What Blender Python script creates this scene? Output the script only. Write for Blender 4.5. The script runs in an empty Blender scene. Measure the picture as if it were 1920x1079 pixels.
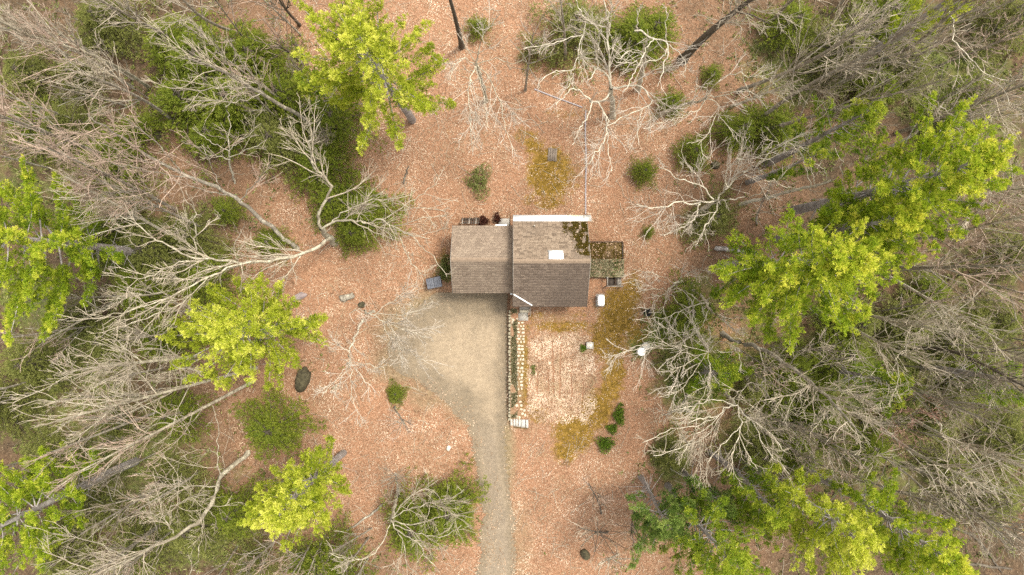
import bpy, math, random
import numpy as np
from mathutils import noise as mnoise

# ------------------------------------------------------------------ camera, sky, sun, exposure
SC = bpy.context.scene
CAMH = 54.0          # drone height above the yard (m)
FPX = 1280.0         # focal length in photo pixels (24 mm on 36 mm, 1920 px wide)
cam_d = bpy.data.cameras.new("camera")
cam = bpy.data.objects.new("camera", cam_d)
SC.collection.objects.link(cam)
cam.location = (0, 0, CAMH)
cam.rotation_euler = (0, 0, 0)
cam_d.sensor_width = 36.0
cam_d.lens = 24.0
cam_d.clip_end = 2000.0
SC.camera = cam

SUN_EL, SUN_AZ = math.radians(66), math.radians(62)   # azimuth clockwise from +Y
world = bpy.data.worlds.new("World")
SC.world = world
world.use_nodes = True
wn, wl = world.node_tree.nodes, world.node_tree.links
wn.clear()
sky = wn.new("ShaderNodeTexSky")
sky.sky_type = 'NISHITA'
sky.sun_disc = False
sky.sun_elevation = SUN_EL
sky.sun_rotation = SUN_AZ
sky.air_density = 1.0
sky.dust_density = 4.0
hs = wn.new("ShaderNodeHueSaturation")
hs.inputs["Saturation"].default_value = 0.08
bg = wn.new("ShaderNodeBackground")
bg.inputs["Strength"].default_value = 0.15
wo = wn.new("ShaderNodeOutputWorld")
wl.new(sky.outputs[0], hs.inputs["Color"])
wl.new(hs.outputs[0], bg.inputs["Color"])
wl.new(bg.outputs[0], wo.inputs["Surface"])

sun_d = bpy.data.lights.new("sun", 'SUN')
sun_d.energy = 1.5
sun_d.angle = math.radians(11)
sun_d.color = (1.0, 0.92, 0.79)
sun = bpy.data.objects.new("sun", sun_d)
SC.collection.objects.link(sun)
sun.rotation_euler = (math.pi / 2 - SUN_EL, 0, -SUN_AZ + math.pi)

SC.view_settings.view_transform = 'Standard'
SC.view_settings.look = 'None'
SC.view_settings.gamma = 1.0
SC.view_settings.exposure = 1.3
SC.view_settings.use_curve_mapping = False
SC.render.engine = 'CYCLES'
SC.cycles.use_denoising = False
SC.cycles.max_bounces = 6
SC.cycles.diffuse_bounces = 3
SC.cycles.transparent_max_bounces = 8

# ------------------------------------------------------------------ helpers
COL = SC.collection
rng = np.random.default_rng(7)


def W(px, py, z=0.0):
    """photo plan position -> world metres at height z"""
    s = (CAMH - z) / FPX
    return np.array([(px - 960.0) * s, (539.5 - py) * s, z])


def smooth(a, b, x):
    t = np.clip((np.asarray(x, float) - a) / (b - a), 0, 1)
    return t * t * (3 - 2 * t)


def make_mesh(name, V, F):
    """V (n,3), F (m,k) uniform polygons, or list of such arrays"""
    me = bpy.data.meshes.new(name)
    V = np.ascontiguousarray(V, dtype=np.float32)
    Fl = F if isinstance(F, list) else [F]
    Fl = [np.asarray(f, dtype=np.int32) for f in Fl if len(f)]
    loops = np.concatenate([f.ravel() for f in Fl])
    tot = np.concatenate([np.full(len(f), f.shape[1], np.int32) for f in Fl])
    start = np.concatenate([[0], np.cumsum(tot)[:-1]]).astype(np.int32)
    me.vertices.add(len(V))
    me.vertices.foreach_set("co", V.ravel())
    me.loops.add(len(loops))
    me.loops.foreach_set("vertex_index", loops)
    me.polygons.add(len(tot))
    me.polygons.foreach_set("loop_start", start)
    me.polygons.foreach_set("loop_total", tot)
    me.update(calc_edges=True)
    me.validate()
    return me


def set_smooth(me):
    me.polygons.foreach_set("use_smooth", np.ones(len(me.polygons), bool))


def add_attr(me, name, vals):
    at = me.attributes.new(name, 'FLOAT', 'POINT')
    at.data.foreach_set("value", np.asarray(vals, np.float32))


def link(name, me, mat=None, parent=None, loc=None):
    o = bpy.data.objects.new(name, me)
    COL.objects.link(o)
    if mat is not None and me is not None and not me.materials:
        me.materials.append(mat)
    if parent is not None:
        o.parent = parent
    if loc is not None:
        o.location = loc
    return o


def thing(name, label, cat, loc=(0, 0, 0), group=None, rz=0.0):
    o = bpy.data.objects.new(name, None)
    COL.objects.link(o)
    o.empty_display_size = 0.2
    o.location = loc
    o.rotation_euler = (0, 0, rz)
    o["label"] = label
    o["category"] = cat
    if group:
        o["group"] = group
    return o


def tag(o, label=None, cat=None, group=None, kind=None):
    if label: o["label"] = label
    if cat: o["category"] = cat
    if group: o["group"] = group
    if kind: o["kind"] = kind
    return o


class MB:
    """collects boxes / prisms / tubes into one mesh"""
    def __init__(s):
        s.V, s.F, s.n = [], {}, 0

    def add(s, V, F):
        V = np.asarray(V, float)
        F = np.asarray(F, int)
        s.V.append(V)
        s.F.setdefault(F.shape[1], []).append(F + s.n)
        s.n += len(V)

    def box(s, x0, x1, y0, y1, z0, z1, rot=0.0, tilt=None):
        V = np.array([[x, y, z] for z in (z0, z1) for y in (y0, y1) for x in (x0, x1)], float)
        if rot:
            c = V.mean(0); d = V - c
            V = c + np.stack([d[:, 0] * math.cos(rot) - d[:, 1] * math.sin(rot),
                              d[:, 0] * math.sin(rot) + d[:, 1] * math.cos(rot), d[:, 2]], 1)
        s.add(V, [[0, 2, 3, 1], [4, 5, 7, 6], [0, 1, 5, 4], [2, 6, 7, 3], [0, 4, 6, 2], [1, 3, 7, 5]])

    def bar(s, p, q, w, h):
        p, q = np.array(p, float), np.array(q, float)
        d = q - p; d /= np.linalg.norm(d)
        up = np.array([0, 0, 1.0])
        if abs(d[2]) > .95: up = np.array([0, 1.0, 0])
        u = np.cross(d, up); u /= np.linalg.norm(u)
        v = np.cross(u, d)
        V = [c + a * u * w / 2 + b * v * h / 2 for c in (p, q) for a, b in ((-1, -1), (1, -1), (1, 1), (-1, 1))]
        s.add(V, [[0, 3, 2, 1], [4, 5, 6, 7], [0, 1, 5, 4], [1, 2, 6, 5], [2, 3, 7, 6], [3, 0, 4, 7]])

    def lathe(s, prof, cx=0, cy=0, n=20):
        prof = np.array(prof, float)
        a = np.arange(n) * 2 * math.pi / n
        V = np.stack([cx + prof[:, :1] * np.cos(a), cy + prof[:, :1] * np.sin(a), np.repeat(prof[:, 1:2], n, 1)], -1).reshape(-1, 3)
        F = []
        for i in range(len(prof) - 1):
            for j in range(n):
                k = (j + 1) % n
                F.append([i * n + j, i * n + k, (i + 1) * n + k, (i + 1) * n + j])
        s.add(V, F)

    def build(s, name, mat=None, parent=None, smooth_=False, loc=None):
        F = [np.concatenate(f) for f in s.F.values()]
        me = make_mesh(name, np.concatenate(s.V), F)
        if smooth_: set_smooth(me)
        return link(name, me, mat, parent, loc)


def tubes(P, R, S, tipless=False):
    """P (N,K,3), R (N,K) -> verts, quads"""
    N, K, _ = P.shape
    T = np.gradient(P, axis=1)
    T /= np.linalg.norm(T, axis=2, keepdims=True) + 1e-9
    ref = np.where(np.abs(T[..., 2:3]) > 0.9, np.array([1.0, 0, 0]), np.array([0, 0, 1.0]))
    U = np.cross(T, ref); U /= np.linalg.norm(U, axis=2, keepdims=True) + 1e-9
    Vv = np.cross(T, U)
    a = np.arange(S) * 2 * math.pi / S
    V = P[:, :, None, :] + R[:, :, None, None] * (np.cos(a)[None, None, :, None] * U[:, :, None, :] + np.sin(a)[None, None, :, None] * Vv[:, :, None, :])
    V = V.reshape(-1, 3)
    base = (np.arange(N) * K * S)[:, None, None]
    i = (np.arange(K - 1) * S)[None, :, None]
    j = np.arange(S)[None, None, :]
    k = (np.arange(S) + 1) % S
    k = k[None, None, :]
    F = np.stack([base + i + j, base + i + k, base + i + S + k, base + i + S + j], -1).reshape(-1, 4)
    return V, F


def join_vf(parts):
    V, F, n = [], [], 0
    for v, f in parts:
        V.append(v); F.append(f + n); n += len(v)
    return np.concatenate(V), np.concatenate(F)


def catmull(pts, K):
    pts = np.array(pts, float)
    if len(pts) == 2:
        t = np.linspace(0, 1, K)[:, None]
        return pts[0] * (1 - t) + pts[1] * t
    P = np.vstack([2 * pts[0] - pts[1], pts, 2 * pts[-1] - pts[-2]])
    seg = np.linalg.norm(np.diff(pts, axis=0), axis=1)
    cum = np.concatenate([[0], np.cumsum(seg)])
    out = []
    for d in np.linspace(0, cum[-1], K):
        i = min(np.searchsorted(cum, d, side='right') - 1, len(seg) - 1)
        t = (d - cum[i]) / max(seg[i], 1e-6)
        p0, p1, p2, p3 = P[i], P[i + 1], P[i + 2], P[i + 3]
        out.append(.5 * ((2 * p1) + (-p0 + p2) * t + (2 * p0 - 5 * p1 + 4 * p2 - p3) * t * t + (-p0 + 3 * p1 - 3 * p2 + p3) * t ** 3))
    return np.array(out)


def vnoise(x, y, s, seed=0.0):
    """cheap smooth 2D noise in [-1,1] on arrays (sum of rotated sines)"""
    x = np.asarray(x, float) / s; y = np.asarray(y, float) / s
    r = 0
    for k, (a, b, c) in enumerate(((1.0, .3, .1), (-.4, 1.1, 1.7), (.7, -.9, 3.1), (1.3, .8, 4.9), (-1.2, .5, 2.2))):
        r = r + np.sin(6.28 * (a * x + b * y) * .37 + c * (1 + seed) + seed * 2.3 + .8 * np.sin(2.1 * (b * x - a * y) + seed))
    return r / 5


# ------------------------------------------------------------------ materials
def mat_new(name):
    m = bpy.data.materials.new(name)
    m.use_nodes = True
    nt = m.node_tree
    b = nt.nodes["Principled BSDF"]
    b.inputs["Roughness"].default_value = 0.85
    try: b.inputs["Specular IOR Level"].default_value = 0.25
    except Exception: pass
    return m, nt, b


def nd(nt, t, **kw):
    n = nt.nodes.new(t)
    for k, v in kw.items():
        if k in n.inputs: n.inputs[k].default_value = v
        else: setattr(n, k, v)
    return n


def ramp(nt, fac, stops, interp='LINEAR'):
    r = nt.nodes.new("ShaderNodeValToRGB")
    r.color_ramp.interpolation = interp
    el = r.color_ramp.elements
    while len(el) < len(stops): el.new(0.5)
    for e, (p, c) in zip(el, stops):
        e.position = p
        e.color = (c[0], c[1], c[2], 1)
    nt.links.new(fac, r.inputs[0])
    return r.outputs[0]


def noise(nt, scale, detail=4, rough=.6, vec=None, dist=0.0):
    n = nd(nt, "ShaderNodeTexNoise", Scale=scale, Detail=detail, Roughness=rough, Distortion=dist)
    if vec is None:
        g = nt.nodes.new("ShaderNodeNewGeometry")
        vec = g.outputs["Position"]
    nt.links.new(vec, n.inputs["Vector"])
    return n.outputs["Fac"]


def mix(nt, fac, a, b, mode='MIX'):
    m = nt.nodes.new("ShaderNodeMix")
    m.data_type = 'RGBA'
    m.blend_type = mode
    for s, v in ((m.inputs[0], fac), (m.inputs[6], a), (m.inputs[7], b)):
        if hasattr(v, "is_linked"): nt.links.new(v, s)
        elif isinstance(v, (int, float)): s.default_value = v
        else: s.default_value = (v[0], v[1], v[2], 1)
    return m.outputs[2]


def math_(nt, op, a, b=0.0, clamp=False):
    m = nt.nodes.new("ShaderNodeMath")
    m.operation = op
    m.use_clamp = clamp
    for s, v in ((m.inputs[0], a), (m.inputs[1], b)):
        if hasattr(v, "is_linked"): nt.links.new(v, s)
        else: s.default_value = v
    return m.outputs[0]


def attr(nt, name):
    a = nt.nodes.new("ShaderNodeAttribute")
    a.attribute_name = name
    return a.outputs["Fac"]


def bump(nt, b, h, strength=.5, dist=.05):
    n = nd(nt, "ShaderNodeBump", Strength=strength, Distance=dist)
    nt.links.new(h, n.inputs["Height"])
    nt.links.new(n.outputs[0], b.inputs["Normal"])


def rnd_island(nt):
    g = nt.nodes.new("ShaderNodeNewGeometry")
    return g.outputs["Random Per Island"]


def simple(name, c0, c1, scale=6, rough=.8, bump_s=.3, spec=None, metal=0):
    m, nt, b = mat_new(name)
    f = noise(nt, scale, 5, .65)
    c = ramp(nt, f, [(.3, c0), (.7, c1)])
    nt.links.new(c, b.inputs["Base Color"])
    b.inputs["Roughness"].default_value = rough
    b.inputs["Metallic"].default_value = metal
    if bump_s: bump(nt, b, noise(nt, scale * 4, 4, .7), bump_s, .02)
    return m


LIT_A, LIT_B, LIT_C = (.115, .062, .032), (.25, .145, .082), (.47, .315, .21)

# ground: leaf litter over soil, moss lawn, dirt
M_GROUND, nt, b = mat_new("leaf_litter_ground")
f1 = noise(nt, 5.5, 6, .72)
f2 = noise(nt, .35, 4, .6)
f3 = noise(nt, 14.0, 3, .7)
lit = ramp(nt, f1, [(.28, (.13, .062, .032)), (.42, LIT_A), (.54, LIT_B), (.72, LIT_C)])
lit2 = ramp(nt, f3, [(.3, LIT_A), (.5, (.36, .17, .09)), (.68, LIT_C)])
lit = mix(nt, .5, lit, lit2)
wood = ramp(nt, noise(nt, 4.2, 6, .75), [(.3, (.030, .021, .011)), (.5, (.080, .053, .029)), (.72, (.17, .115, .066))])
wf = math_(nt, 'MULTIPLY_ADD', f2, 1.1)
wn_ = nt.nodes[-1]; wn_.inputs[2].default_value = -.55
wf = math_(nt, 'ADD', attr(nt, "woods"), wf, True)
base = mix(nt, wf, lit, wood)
soil = ramp(nt, noise(nt, 1.1, 6, .72, dist=.5), [(.30, (1, 1, 1)), (.42, (0, 0, 0))])
base = mix(nt, math_(nt, 'MULTIPLY', soil, .7), base, (.085, .052, .028))
green = ramp(nt, noise(nt, 3.4, 6, .7), [(.3, (.050, .062, .014)), (.55, (.125, .145, .032)), (.75, (.22, .22, .07))])
gf = math_(nt, 'MULTIPLY_ADD', noise(nt, .8, 5, .65), 3.2); nt.nodes[-1].inputs[2].default_value = -1.6
gf = math_(nt, 'ADD', math_(nt, 'MULTIPLY', attr(nt, "cover"), 2.0), gf, False)
gf = math_(nt, 'SUBTRACT', gf, .75, True)
base = mix(nt, gf, base, green)
moss = ramp(nt, noise(nt, 2.8, 6, .72), [(.28, (.095, .055, .012)), (.5, (.195, .115, .018)), (.72, (.34, .20, .05))])
mf = math_(nt, 'MULTIPLY_ADD', noise(nt, 1.7, 6, .74), 5.0); nt.nodes[-1].inputs[2].default_value = -2.5
mf = math_(nt, 'ADD', math_(nt, 'MULTIPLY', attr(nt, "moss"), 2.2), mf)
mf = math_(nt, 'SUBTRACT', mf, .6, True)
base = mix(nt, mf, base, moss)
dirt = ramp(nt, noise(nt, 3.2, 5, .7), [(.3, (.13, .095, .05)), (.7, (.30, .225, .13))])
df = math_(nt, 'MULTIPLY_ADD', noise(nt, 2.2, 5, .7), 1.6); nt.nodes[-1].inputs[2].default_value = -.8
df = math_(nt, 'ADD', math_(nt, 'MULTIPLY', attr(nt, "dirt"), 1.6), df)
df = math_(nt, 'SUBTRACT', df, .3, True)
base = mix(nt, df, base, dirt)
nt.links.new(base, b.inputs["Base Color"])
b.inputs["Roughness"].default_value = .95
bump(nt, b, math_(nt, 'ADD', f1, f3), .9, .06)

# gravel drive
M_DRIVE, nt, b = mat_new("gravel_drive")
big = noise(nt, .7, 6, .68)
mid = noise(nt, 4.0, 6, .7)
fine = noise(nt, 30, 3, .7)
pale = ramp(nt, mid, [(.3, (.195, .132, .073)), (.7, (.335, .244, .147))])
dark = ramp(nt, mid, [(.3, (.080, .051, .022)), (.7, (.175, .118, .060))])
wear = math_(nt, 'MULTIPLY_ADD', big, 2.2); nt.nodes[-1].inputs[2].default_value = -1.1
wear = math_(nt, 'ADD', attr(nt, "wear"), wear, True)
c = mix(nt, wear, dark, pale)
c = mix(nt, math_(nt, 'MULTIPLY', attr(nt, "grey"), .5), c, ramp(nt, mid, [(.3, (.128, .088, .057)), (.7, (.22, .160, .107))]))
spk = ramp(nt, noise(nt, 9, 2, .5), [(.66, (0, 0, 0)), (.72, (1, 1, 1))])
c = mix(nt, math_(nt, 'MULTIPLY', spk, .25), c, (.45, .36, .25))
c = mix(nt, .25, c, ramp(nt, fine, [(.3, (.08, .07, .05)), (.7, (.6, .55, .45))]))
nt.links.new(c, b.inputs["Base Color"])
b.inputs["Roughness"].default_value = .95
bump(nt, b, math_(nt, 'ADD', mid, fine), .6, .03)

# loose leaves
M_LEAF, nt, b = mat_new("dry_leaf")
r = rnd_island(nt)
r = math_(nt, 'SUBTRACT', r, math_(nt, 'MULTIPLY', math_(nt, 'MINIMUM', attr(nt, "woods"), 0.0), .5))
r = math_(nt, 'MULTIPLY_ADD', r, .62); nt.nodes[-1].inputs[2].default_value = .19
r = math_(nt, 'ADD', r, math_(nt, 'MULTIPLY', math_(nt, 'SUBTRACT', noise(nt, .6, 6, .72), .5), 2.2), True)
c = ramp(nt, r, [(0, (.138, .080, .043)), (.2, (.285, .172, .100)), (.45, (.42, .282, .178)), (.75, (.56, .415, .285)), (1, (.70, .57, .43))])
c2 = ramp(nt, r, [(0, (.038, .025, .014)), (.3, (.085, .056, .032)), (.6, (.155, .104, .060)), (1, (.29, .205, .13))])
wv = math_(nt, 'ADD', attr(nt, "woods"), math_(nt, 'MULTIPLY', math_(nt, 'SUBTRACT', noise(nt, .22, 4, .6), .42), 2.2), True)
tan_ = math_(nt, 'MULTIPLY', math_(nt, 'SUBTRACT', noise(nt, .33, 6, .7), .49), 7.0, True)
c = mix(nt, math_(nt, 'MULTIPLY', tan_, .7), c, (.30, .215, .115))
wet = math_(nt, 'MULTIPLY', math_(nt, 'SUBTRACT', noise(nt, 1.5, 6, .72, dist=.4), .53), 9.0, True)
c = mix(nt, math_(nt, 'MULTIPLY', wet, .62), c, (.155, .080, .040))
paled = math_(nt, 'MULTIPLY', math_(nt, 'SUBTRACT', noise(nt, .8, 6, .72, dist=.8), .55), 8.0, True)
c = mix(nt, math_(nt, 'MULTIPLY', paled, .5), c, (.66, .51, .38))
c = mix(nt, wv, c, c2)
nt.links.new(c, b.inputs["Base Color"])


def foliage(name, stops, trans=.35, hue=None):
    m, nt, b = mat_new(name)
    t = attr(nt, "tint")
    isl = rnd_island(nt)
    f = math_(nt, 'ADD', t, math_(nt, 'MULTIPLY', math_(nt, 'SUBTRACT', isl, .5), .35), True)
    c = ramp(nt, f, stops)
    nt.links.new(c, b.inputs["Base Color"])
    b.inputs["Roughness"].default_value = .6
    tr = nt.nodes.new("ShaderNodeBsdfTranslucent")
    nt.links.new(c, tr.inputs["Color"])
    ms = nt.nodes.new("ShaderNodeMixShader")
    ms.inputs[0].default_value = trans
    nt.links.new(b.outputs[0], ms.inputs[1])
    nt.links.new(tr.outputs[0], ms.inputs[2])
    out = nt.nodes["Material Output"]
    nt.links.new(ms.outputs[0], out.inputs["Surface"])
    return m


M_PINE = {
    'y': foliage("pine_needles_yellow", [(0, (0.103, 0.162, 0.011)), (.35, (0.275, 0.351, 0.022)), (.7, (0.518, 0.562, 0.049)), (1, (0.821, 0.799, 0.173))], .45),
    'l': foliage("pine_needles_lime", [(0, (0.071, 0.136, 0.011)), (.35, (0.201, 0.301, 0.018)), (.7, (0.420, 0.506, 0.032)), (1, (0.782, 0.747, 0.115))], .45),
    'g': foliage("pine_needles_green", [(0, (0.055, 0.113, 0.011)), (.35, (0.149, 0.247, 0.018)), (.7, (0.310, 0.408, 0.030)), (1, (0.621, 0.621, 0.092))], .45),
    'o': foliage("pine_needles_olive", [(0, (0.060, 0.126, 0.014)), (.35, (0.162, 0.258, 0.022)), (.7, (0.324, 0.408, 0.031)), (1, (0.576, 0.600, 0.072))], .45),
    'b': foliage("pine_needles_bluish", [(0, (0.063, 0.132, 0.030)), (.35, (0.149, 0.259, 0.053)), (.7, (0.265, 0.368, 0.076)), (1, (0.414, 0.483, 0.127))], .45),
}
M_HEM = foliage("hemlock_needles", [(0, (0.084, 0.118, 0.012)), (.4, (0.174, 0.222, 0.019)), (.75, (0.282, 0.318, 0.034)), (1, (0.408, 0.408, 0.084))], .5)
M_HEMO = foliage("hemlock_needles_olive", [(0, (0.104, 0.120, 0.027)), (.4, (0.201, 0.217, 0.049)), (.75, (0.305, 0.311, 0.083)), (1, (0.427, 0.415, 0.146))], .5)
M_SHRUB = foliage("shrub_leaves", [(0, (.04, .08, .008)), (.4, (.10, .175, .014)), (.75, (.19, .27, .024)), (1, (.3, .38, .05))])
M_REDSHRUB = foliage("barberry_leaves", [(0, (.02, .008, .006)), (.5, (.09, .03, .018)), (1, (.2, .08, .05))])
M_MOSS = foliage("moss_tufts", [(0, (.050, .037, .004)), (.4, (.128, .090, .008)), (.75, (.235, .158, .014)), (1, (.38, .265, .045))], .1)
M_LICHEN = foliage("lichen_moss_tufts", [(0, (.04, .035, .010)), (.4, (.13, .12, .05)), (.75, (.30, .27, .15)), (1, (.48, .42, .26))], .1)
M_GRASSY = foliage("ground_cover_tufts", [(0, (0.065, 0.085, 0.016)), (.4, (0.150, 0.182, 0.039)), (.75, (0.247, 0.267, 0.078)), (1, (0.390, 0.377, 0.156))], .2)


def bark(name, dark_, mid_, pale_, pl=.5, scale=2.2):
    m, nt, b = mat_new(name)
    f = noise(nt, scale, 6, .7, dist=.6)
    c = ramp(nt, f, [(pl - .22, dark_), (pl, mid_), (pl + .07, pale_), (.85, tuple(min(1, x * 1.15) for x in pale_))])
    f2 = noise(nt, 18, 4, .7)
    c = mix(nt, .35, c, ramp(nt, f2, [(.3, dark_), (.7, pale_)]))
    nt.links.new(c, b.inputs["Base Color"])
    b.inputs["Roughness"].default_value = .9
    bump(nt, b, f2, .6, .03)
    return m


M_BARK_OAK = bark("oak_bark_lichen", (.14, .115, .08), (.29, .245, .175), (.55, .495, .365), .48)
M_BARK_GREY = bark("grey_bark", (.12, .10, .075), (.25, .215, .165), (.50, .45, .35), .53)
M_BARK_DARK = bark("dark_bark", (.045, .034, .025), (.10, .08, .06), (.22, .19, .14), .56)
M_BARK_BIRCH = bark("pale_bark", (.20, .17, .12), (.40, .35, .26), (.64, .58, .45), .45)
M_BARK_PINE = bark("pine_bark", (.13, .11, .095), (.24, .21, .185), (.40, .36, .33), .5)
M_TWIG = simple("twig_bark", (.29, .235, .165), (.57, .49, .37), 3, .85, 0)
M_TWIG_WHITE = simple("white_twig_bark", (.36, .30, .23), (.64, .565, .46), 3, .85, 0)
M_TWIG_PINK = simple("pinkish_twig_bark", (.29, .205, .15), (.54, .41, .315), 3, .85, 0)
M_TWIG_GREY = simple("grey_twig_bark", (.15, .118, .078), (.33, .275, .195), 3, .85, 0)
M_TWIG_RED = simple("red_twig_bark", (.26, .13, .095), (.52, .33, .26), 3, .85, 0)

# ------------------------------------------------------------------ terrain
XW = -0.14            # retaining wall line


def hz(x, y):
    x = np.asarray(x, float); y = np.asarray(y, float)
    away = smooth(9, 16, np.hypot(x - 1, y * 1.1))
    z = .22 * vnoise(x, y, 9, .3) * away + .06 * vnoise(x, y, 2.7, 1.3) * smooth(5, 14, np.hypot(x - 1, y + 1))
    mx = smooth(-13, -8, x) * (x < XW)
    my = smooth(-11.4, -9.2, y) * (1 - smooth(3.5, 6.5, y))
    return z - .7 * mx * my


def ellipses(x, y, lst):
    """soft union of photo-plan ellipses (px,py,rx,ry[,str]) on world coords"""
    px = x * FPX / CAMH + 960; py = 539.5 - y * FPX / CAMH
    r = np.zeros_like(px)
    for e in lst:
        d = np.hypot((px - e[0]) / e[2], (py - e[1]) / e[3])
        r = np.maximum(r, (e[4] if len(e) > 4 else 1.0) * (1 - smooth(.4, 1.35, d)))
    return r


MOSS = [(1030, 325, 48, 55), (985, 255, 26, 18, .6), (1003, 275, 22, 22, .8), (1030, 380, 34, 14, .8), (990, 375, 14, 10, .6), (1075, 330, 18, 40, .5),
        (1160, 590, 42, 60, .95), (1185, 545, 24, 40, .8), (1140, 640, 40, 45, .9), (1150, 700, 26, 45, .9), (1060, 612, 80, 14, .75),
        (1010, 600, 30, 18, .5), (1120, 768, 34, 44, .9), (1075, 815, 44, 42, 1), (1060, 845, 28, 28, .8), (982, 690, 9, 110, .8), (1010, 780, 26, 16, .7),
        (1000, 770, 18, 16, .6), (1190, 620, 30, 30, .7), (1145, 735, 24, 30, .8), (830, 500, 22, 40, .5), (1060, 215, 50, 14, .35), (1085, 590, 40, 14, .3)]
DIRT = [(770, 620, 80, 70, .8), (745, 680, 60, 50, .7), (800, 740, 50, 40, .6), (850, 640, 120, 90), (890, 720, 80, 80), (930, 850, 40, 120), (962, 1020, 50, 110, .45), (800, 600, 60, 60), (975, 690, 14, 110, .5), (1040, 595, 60, 14, .35)]
COVER = [(1200, 645, 35, 35, .9), (1240, 620, 40, 50, .9), (1300, 700, 90, 110, .9), (1560, 700, 160, 120, .8), (1750, 640, 160, 110, .75), (1500, 120, 130, 100, .7),
         (1780, 160, 140, 120, .8), (1260, 860, 50, 60, .9), (1480, 820, 150, 70, .85), (430, 170, 140, 110, .7), (130, 230, 120, 90, .65), (300, 480, 160, 90, .8),
         (100, 680, 100, 80, .7), (250, 880, 190, 120, .65), (360, 1000, 140, 80, .75), (600, 1050, 120, 40, .7), (60, 560, 90, 80, .8), (230, 60, 120, 60, .5),
         (830, 960, 70, 60, .8), (1840, 800, 110, 90, .6), (1410, 240, 90, 50, .6), (560, 250, 80, 60, .8), (640, 400, 70, 50, .7), (1120, 80, 100, 60, .6),
         (1300, 420, 60, 50, .5), (1310, 560, 60, 60, .7), (1700, 40, 200, 60, .6), (740, 745, 16, 30, .6), (910, 920, 16, 60, .5), (1860, 420, 80, 60, .4),
         (1800, 700, 220, 280, .6), (1700, 880, 220, 130, .62), (1850, 250, 160, 150, .5), (70, 330, 120, 110, .55), (150, 780, 170, 150, .6), (1450, 640, 160, 140, .6), (470, 930, 90, 80, .4)]
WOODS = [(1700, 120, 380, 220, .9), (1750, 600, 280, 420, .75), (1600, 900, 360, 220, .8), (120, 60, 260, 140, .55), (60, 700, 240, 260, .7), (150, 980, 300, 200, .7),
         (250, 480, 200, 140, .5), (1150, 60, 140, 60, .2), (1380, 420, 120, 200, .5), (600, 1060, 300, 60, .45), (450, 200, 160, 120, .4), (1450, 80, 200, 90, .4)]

DRIVE_L = [(549, 812), (560, 800), (585, 772), (620, 738), (655, 724), (680, 726), (705, 752), (730, 800), (760, 842), (790, 868), (830, 884), (870, 893), (920, 902), (960, 906), (1010, 903), (1079, 893), (1160, 880)]
DRIVE_R = [(549, 951), (790, 950), (830, 947), (880, 951), (930, 958), (970, 964), (1010, 967), (1040, 967), (1079, 966), (1160, 966)]


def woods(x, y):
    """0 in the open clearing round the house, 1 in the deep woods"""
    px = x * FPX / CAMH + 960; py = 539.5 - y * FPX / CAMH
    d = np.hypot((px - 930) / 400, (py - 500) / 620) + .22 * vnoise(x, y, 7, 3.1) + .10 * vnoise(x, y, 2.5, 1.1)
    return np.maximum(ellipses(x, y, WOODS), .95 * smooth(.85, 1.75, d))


def edge(tab, py):
    return np.interp(py, [t[0] for t in tab], [t[1] for t in tab])


def in_drive(px, py, grow=0):
    return (py > 549 - grow) & (px > edge(DRIVE_L, py) - grow) & (px < edge(DRIVE_R, py) + grow)


def axis(half, step, extra=()):
    a = list(np.arange(-half, half + .001, step))
    d, p = step, half
    while p < 420:
        d *= 1.35; p += d
        a += [p, -p]
    a += list(extra)
    return np.array(sorted(a))


gx = axis(48, .42, (XW - .02, XW + .02))
gy = axis(29, .42)
GX, GY = np.meshgrid(gx, gy)
GZ = hz(GX, GY)
nx, ny = len(gx), len(gy)
idx = np.arange(nx * ny).reshape(ny, nx)
F = np.stack([idx[:-1, :-1], idx[:-1, 1:], idx[1:, 1:], idx[1:, :-1]], -1).reshape(-1, 4)
me = make_mesh("ground", np.stack([GX, GY, GZ], -1).reshape(-1, 3), F)
xs, ys = GX.ravel(), GY.ravel()
add_attr(me, "moss", ellipses(xs, ys, MOSS))
add_attr(me, "dirt", ellipses(xs, ys, DIRT))
add_attr(me, "cover", ellipses(xs, ys, COVER))
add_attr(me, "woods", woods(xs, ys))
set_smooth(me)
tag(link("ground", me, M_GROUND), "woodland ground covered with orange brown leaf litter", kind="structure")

# driveway: rows between its two ragged edges
rows, cols = 330, 40
pyr = np.linspace(549, 1160, rows)
lf = edge(DRIVE_L, pyr) + 7 * vnoise(pyr, pyr * 0, 38, .2) + 5 * vnoise(pyr, pyr * 0, 11, 1.2) + rng.normal(0, 3.2, rows)
rt = edge(DRIVE_R, pyr) + np.where(pyr > 795, 4 * vnoise(pyr, pyr * 0 + 5, 30, .7) + rng.normal(0, 2.6, rows), rng.normal(0, .5, rows))
u = np.linspace(0, 1, cols)
PX = lf[:, None] * (1 - u) + rt[:, None] * u
PY = np.repeat(pyr[:, None], cols, 1)
DX = (PX - 960) * CAMH / FPX; DY = (539.5 - PY) * CAMH / FPX
rut = -.012 * (np.exp(-((PX - (rt[:, None] - 20)) / 6) ** 2) + np.exp(-((PX - (rt[:, None] - 48)) / 6) ** 2)) * smooth(760, 850, PY)
DZ = hz(DX, DY) + .045 + .012 * vnoise(DX, DY, 1.1, .4) + rut
idx = np.arange(rows * cols).reshape(rows, cols)
F = np.stack([idx[:-1, :-1], idx[1:, :-1], idx[1:, 1:], idx[:-1, 1:]], -1).reshape(-1, 4)
me = make_mesh("driveway", np.stack([DX, DY, DZ], -1).reshape(-1, 3), F)
dist = np.minimum(PX - lf[:, None], rt[:, None] - PX)
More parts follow.
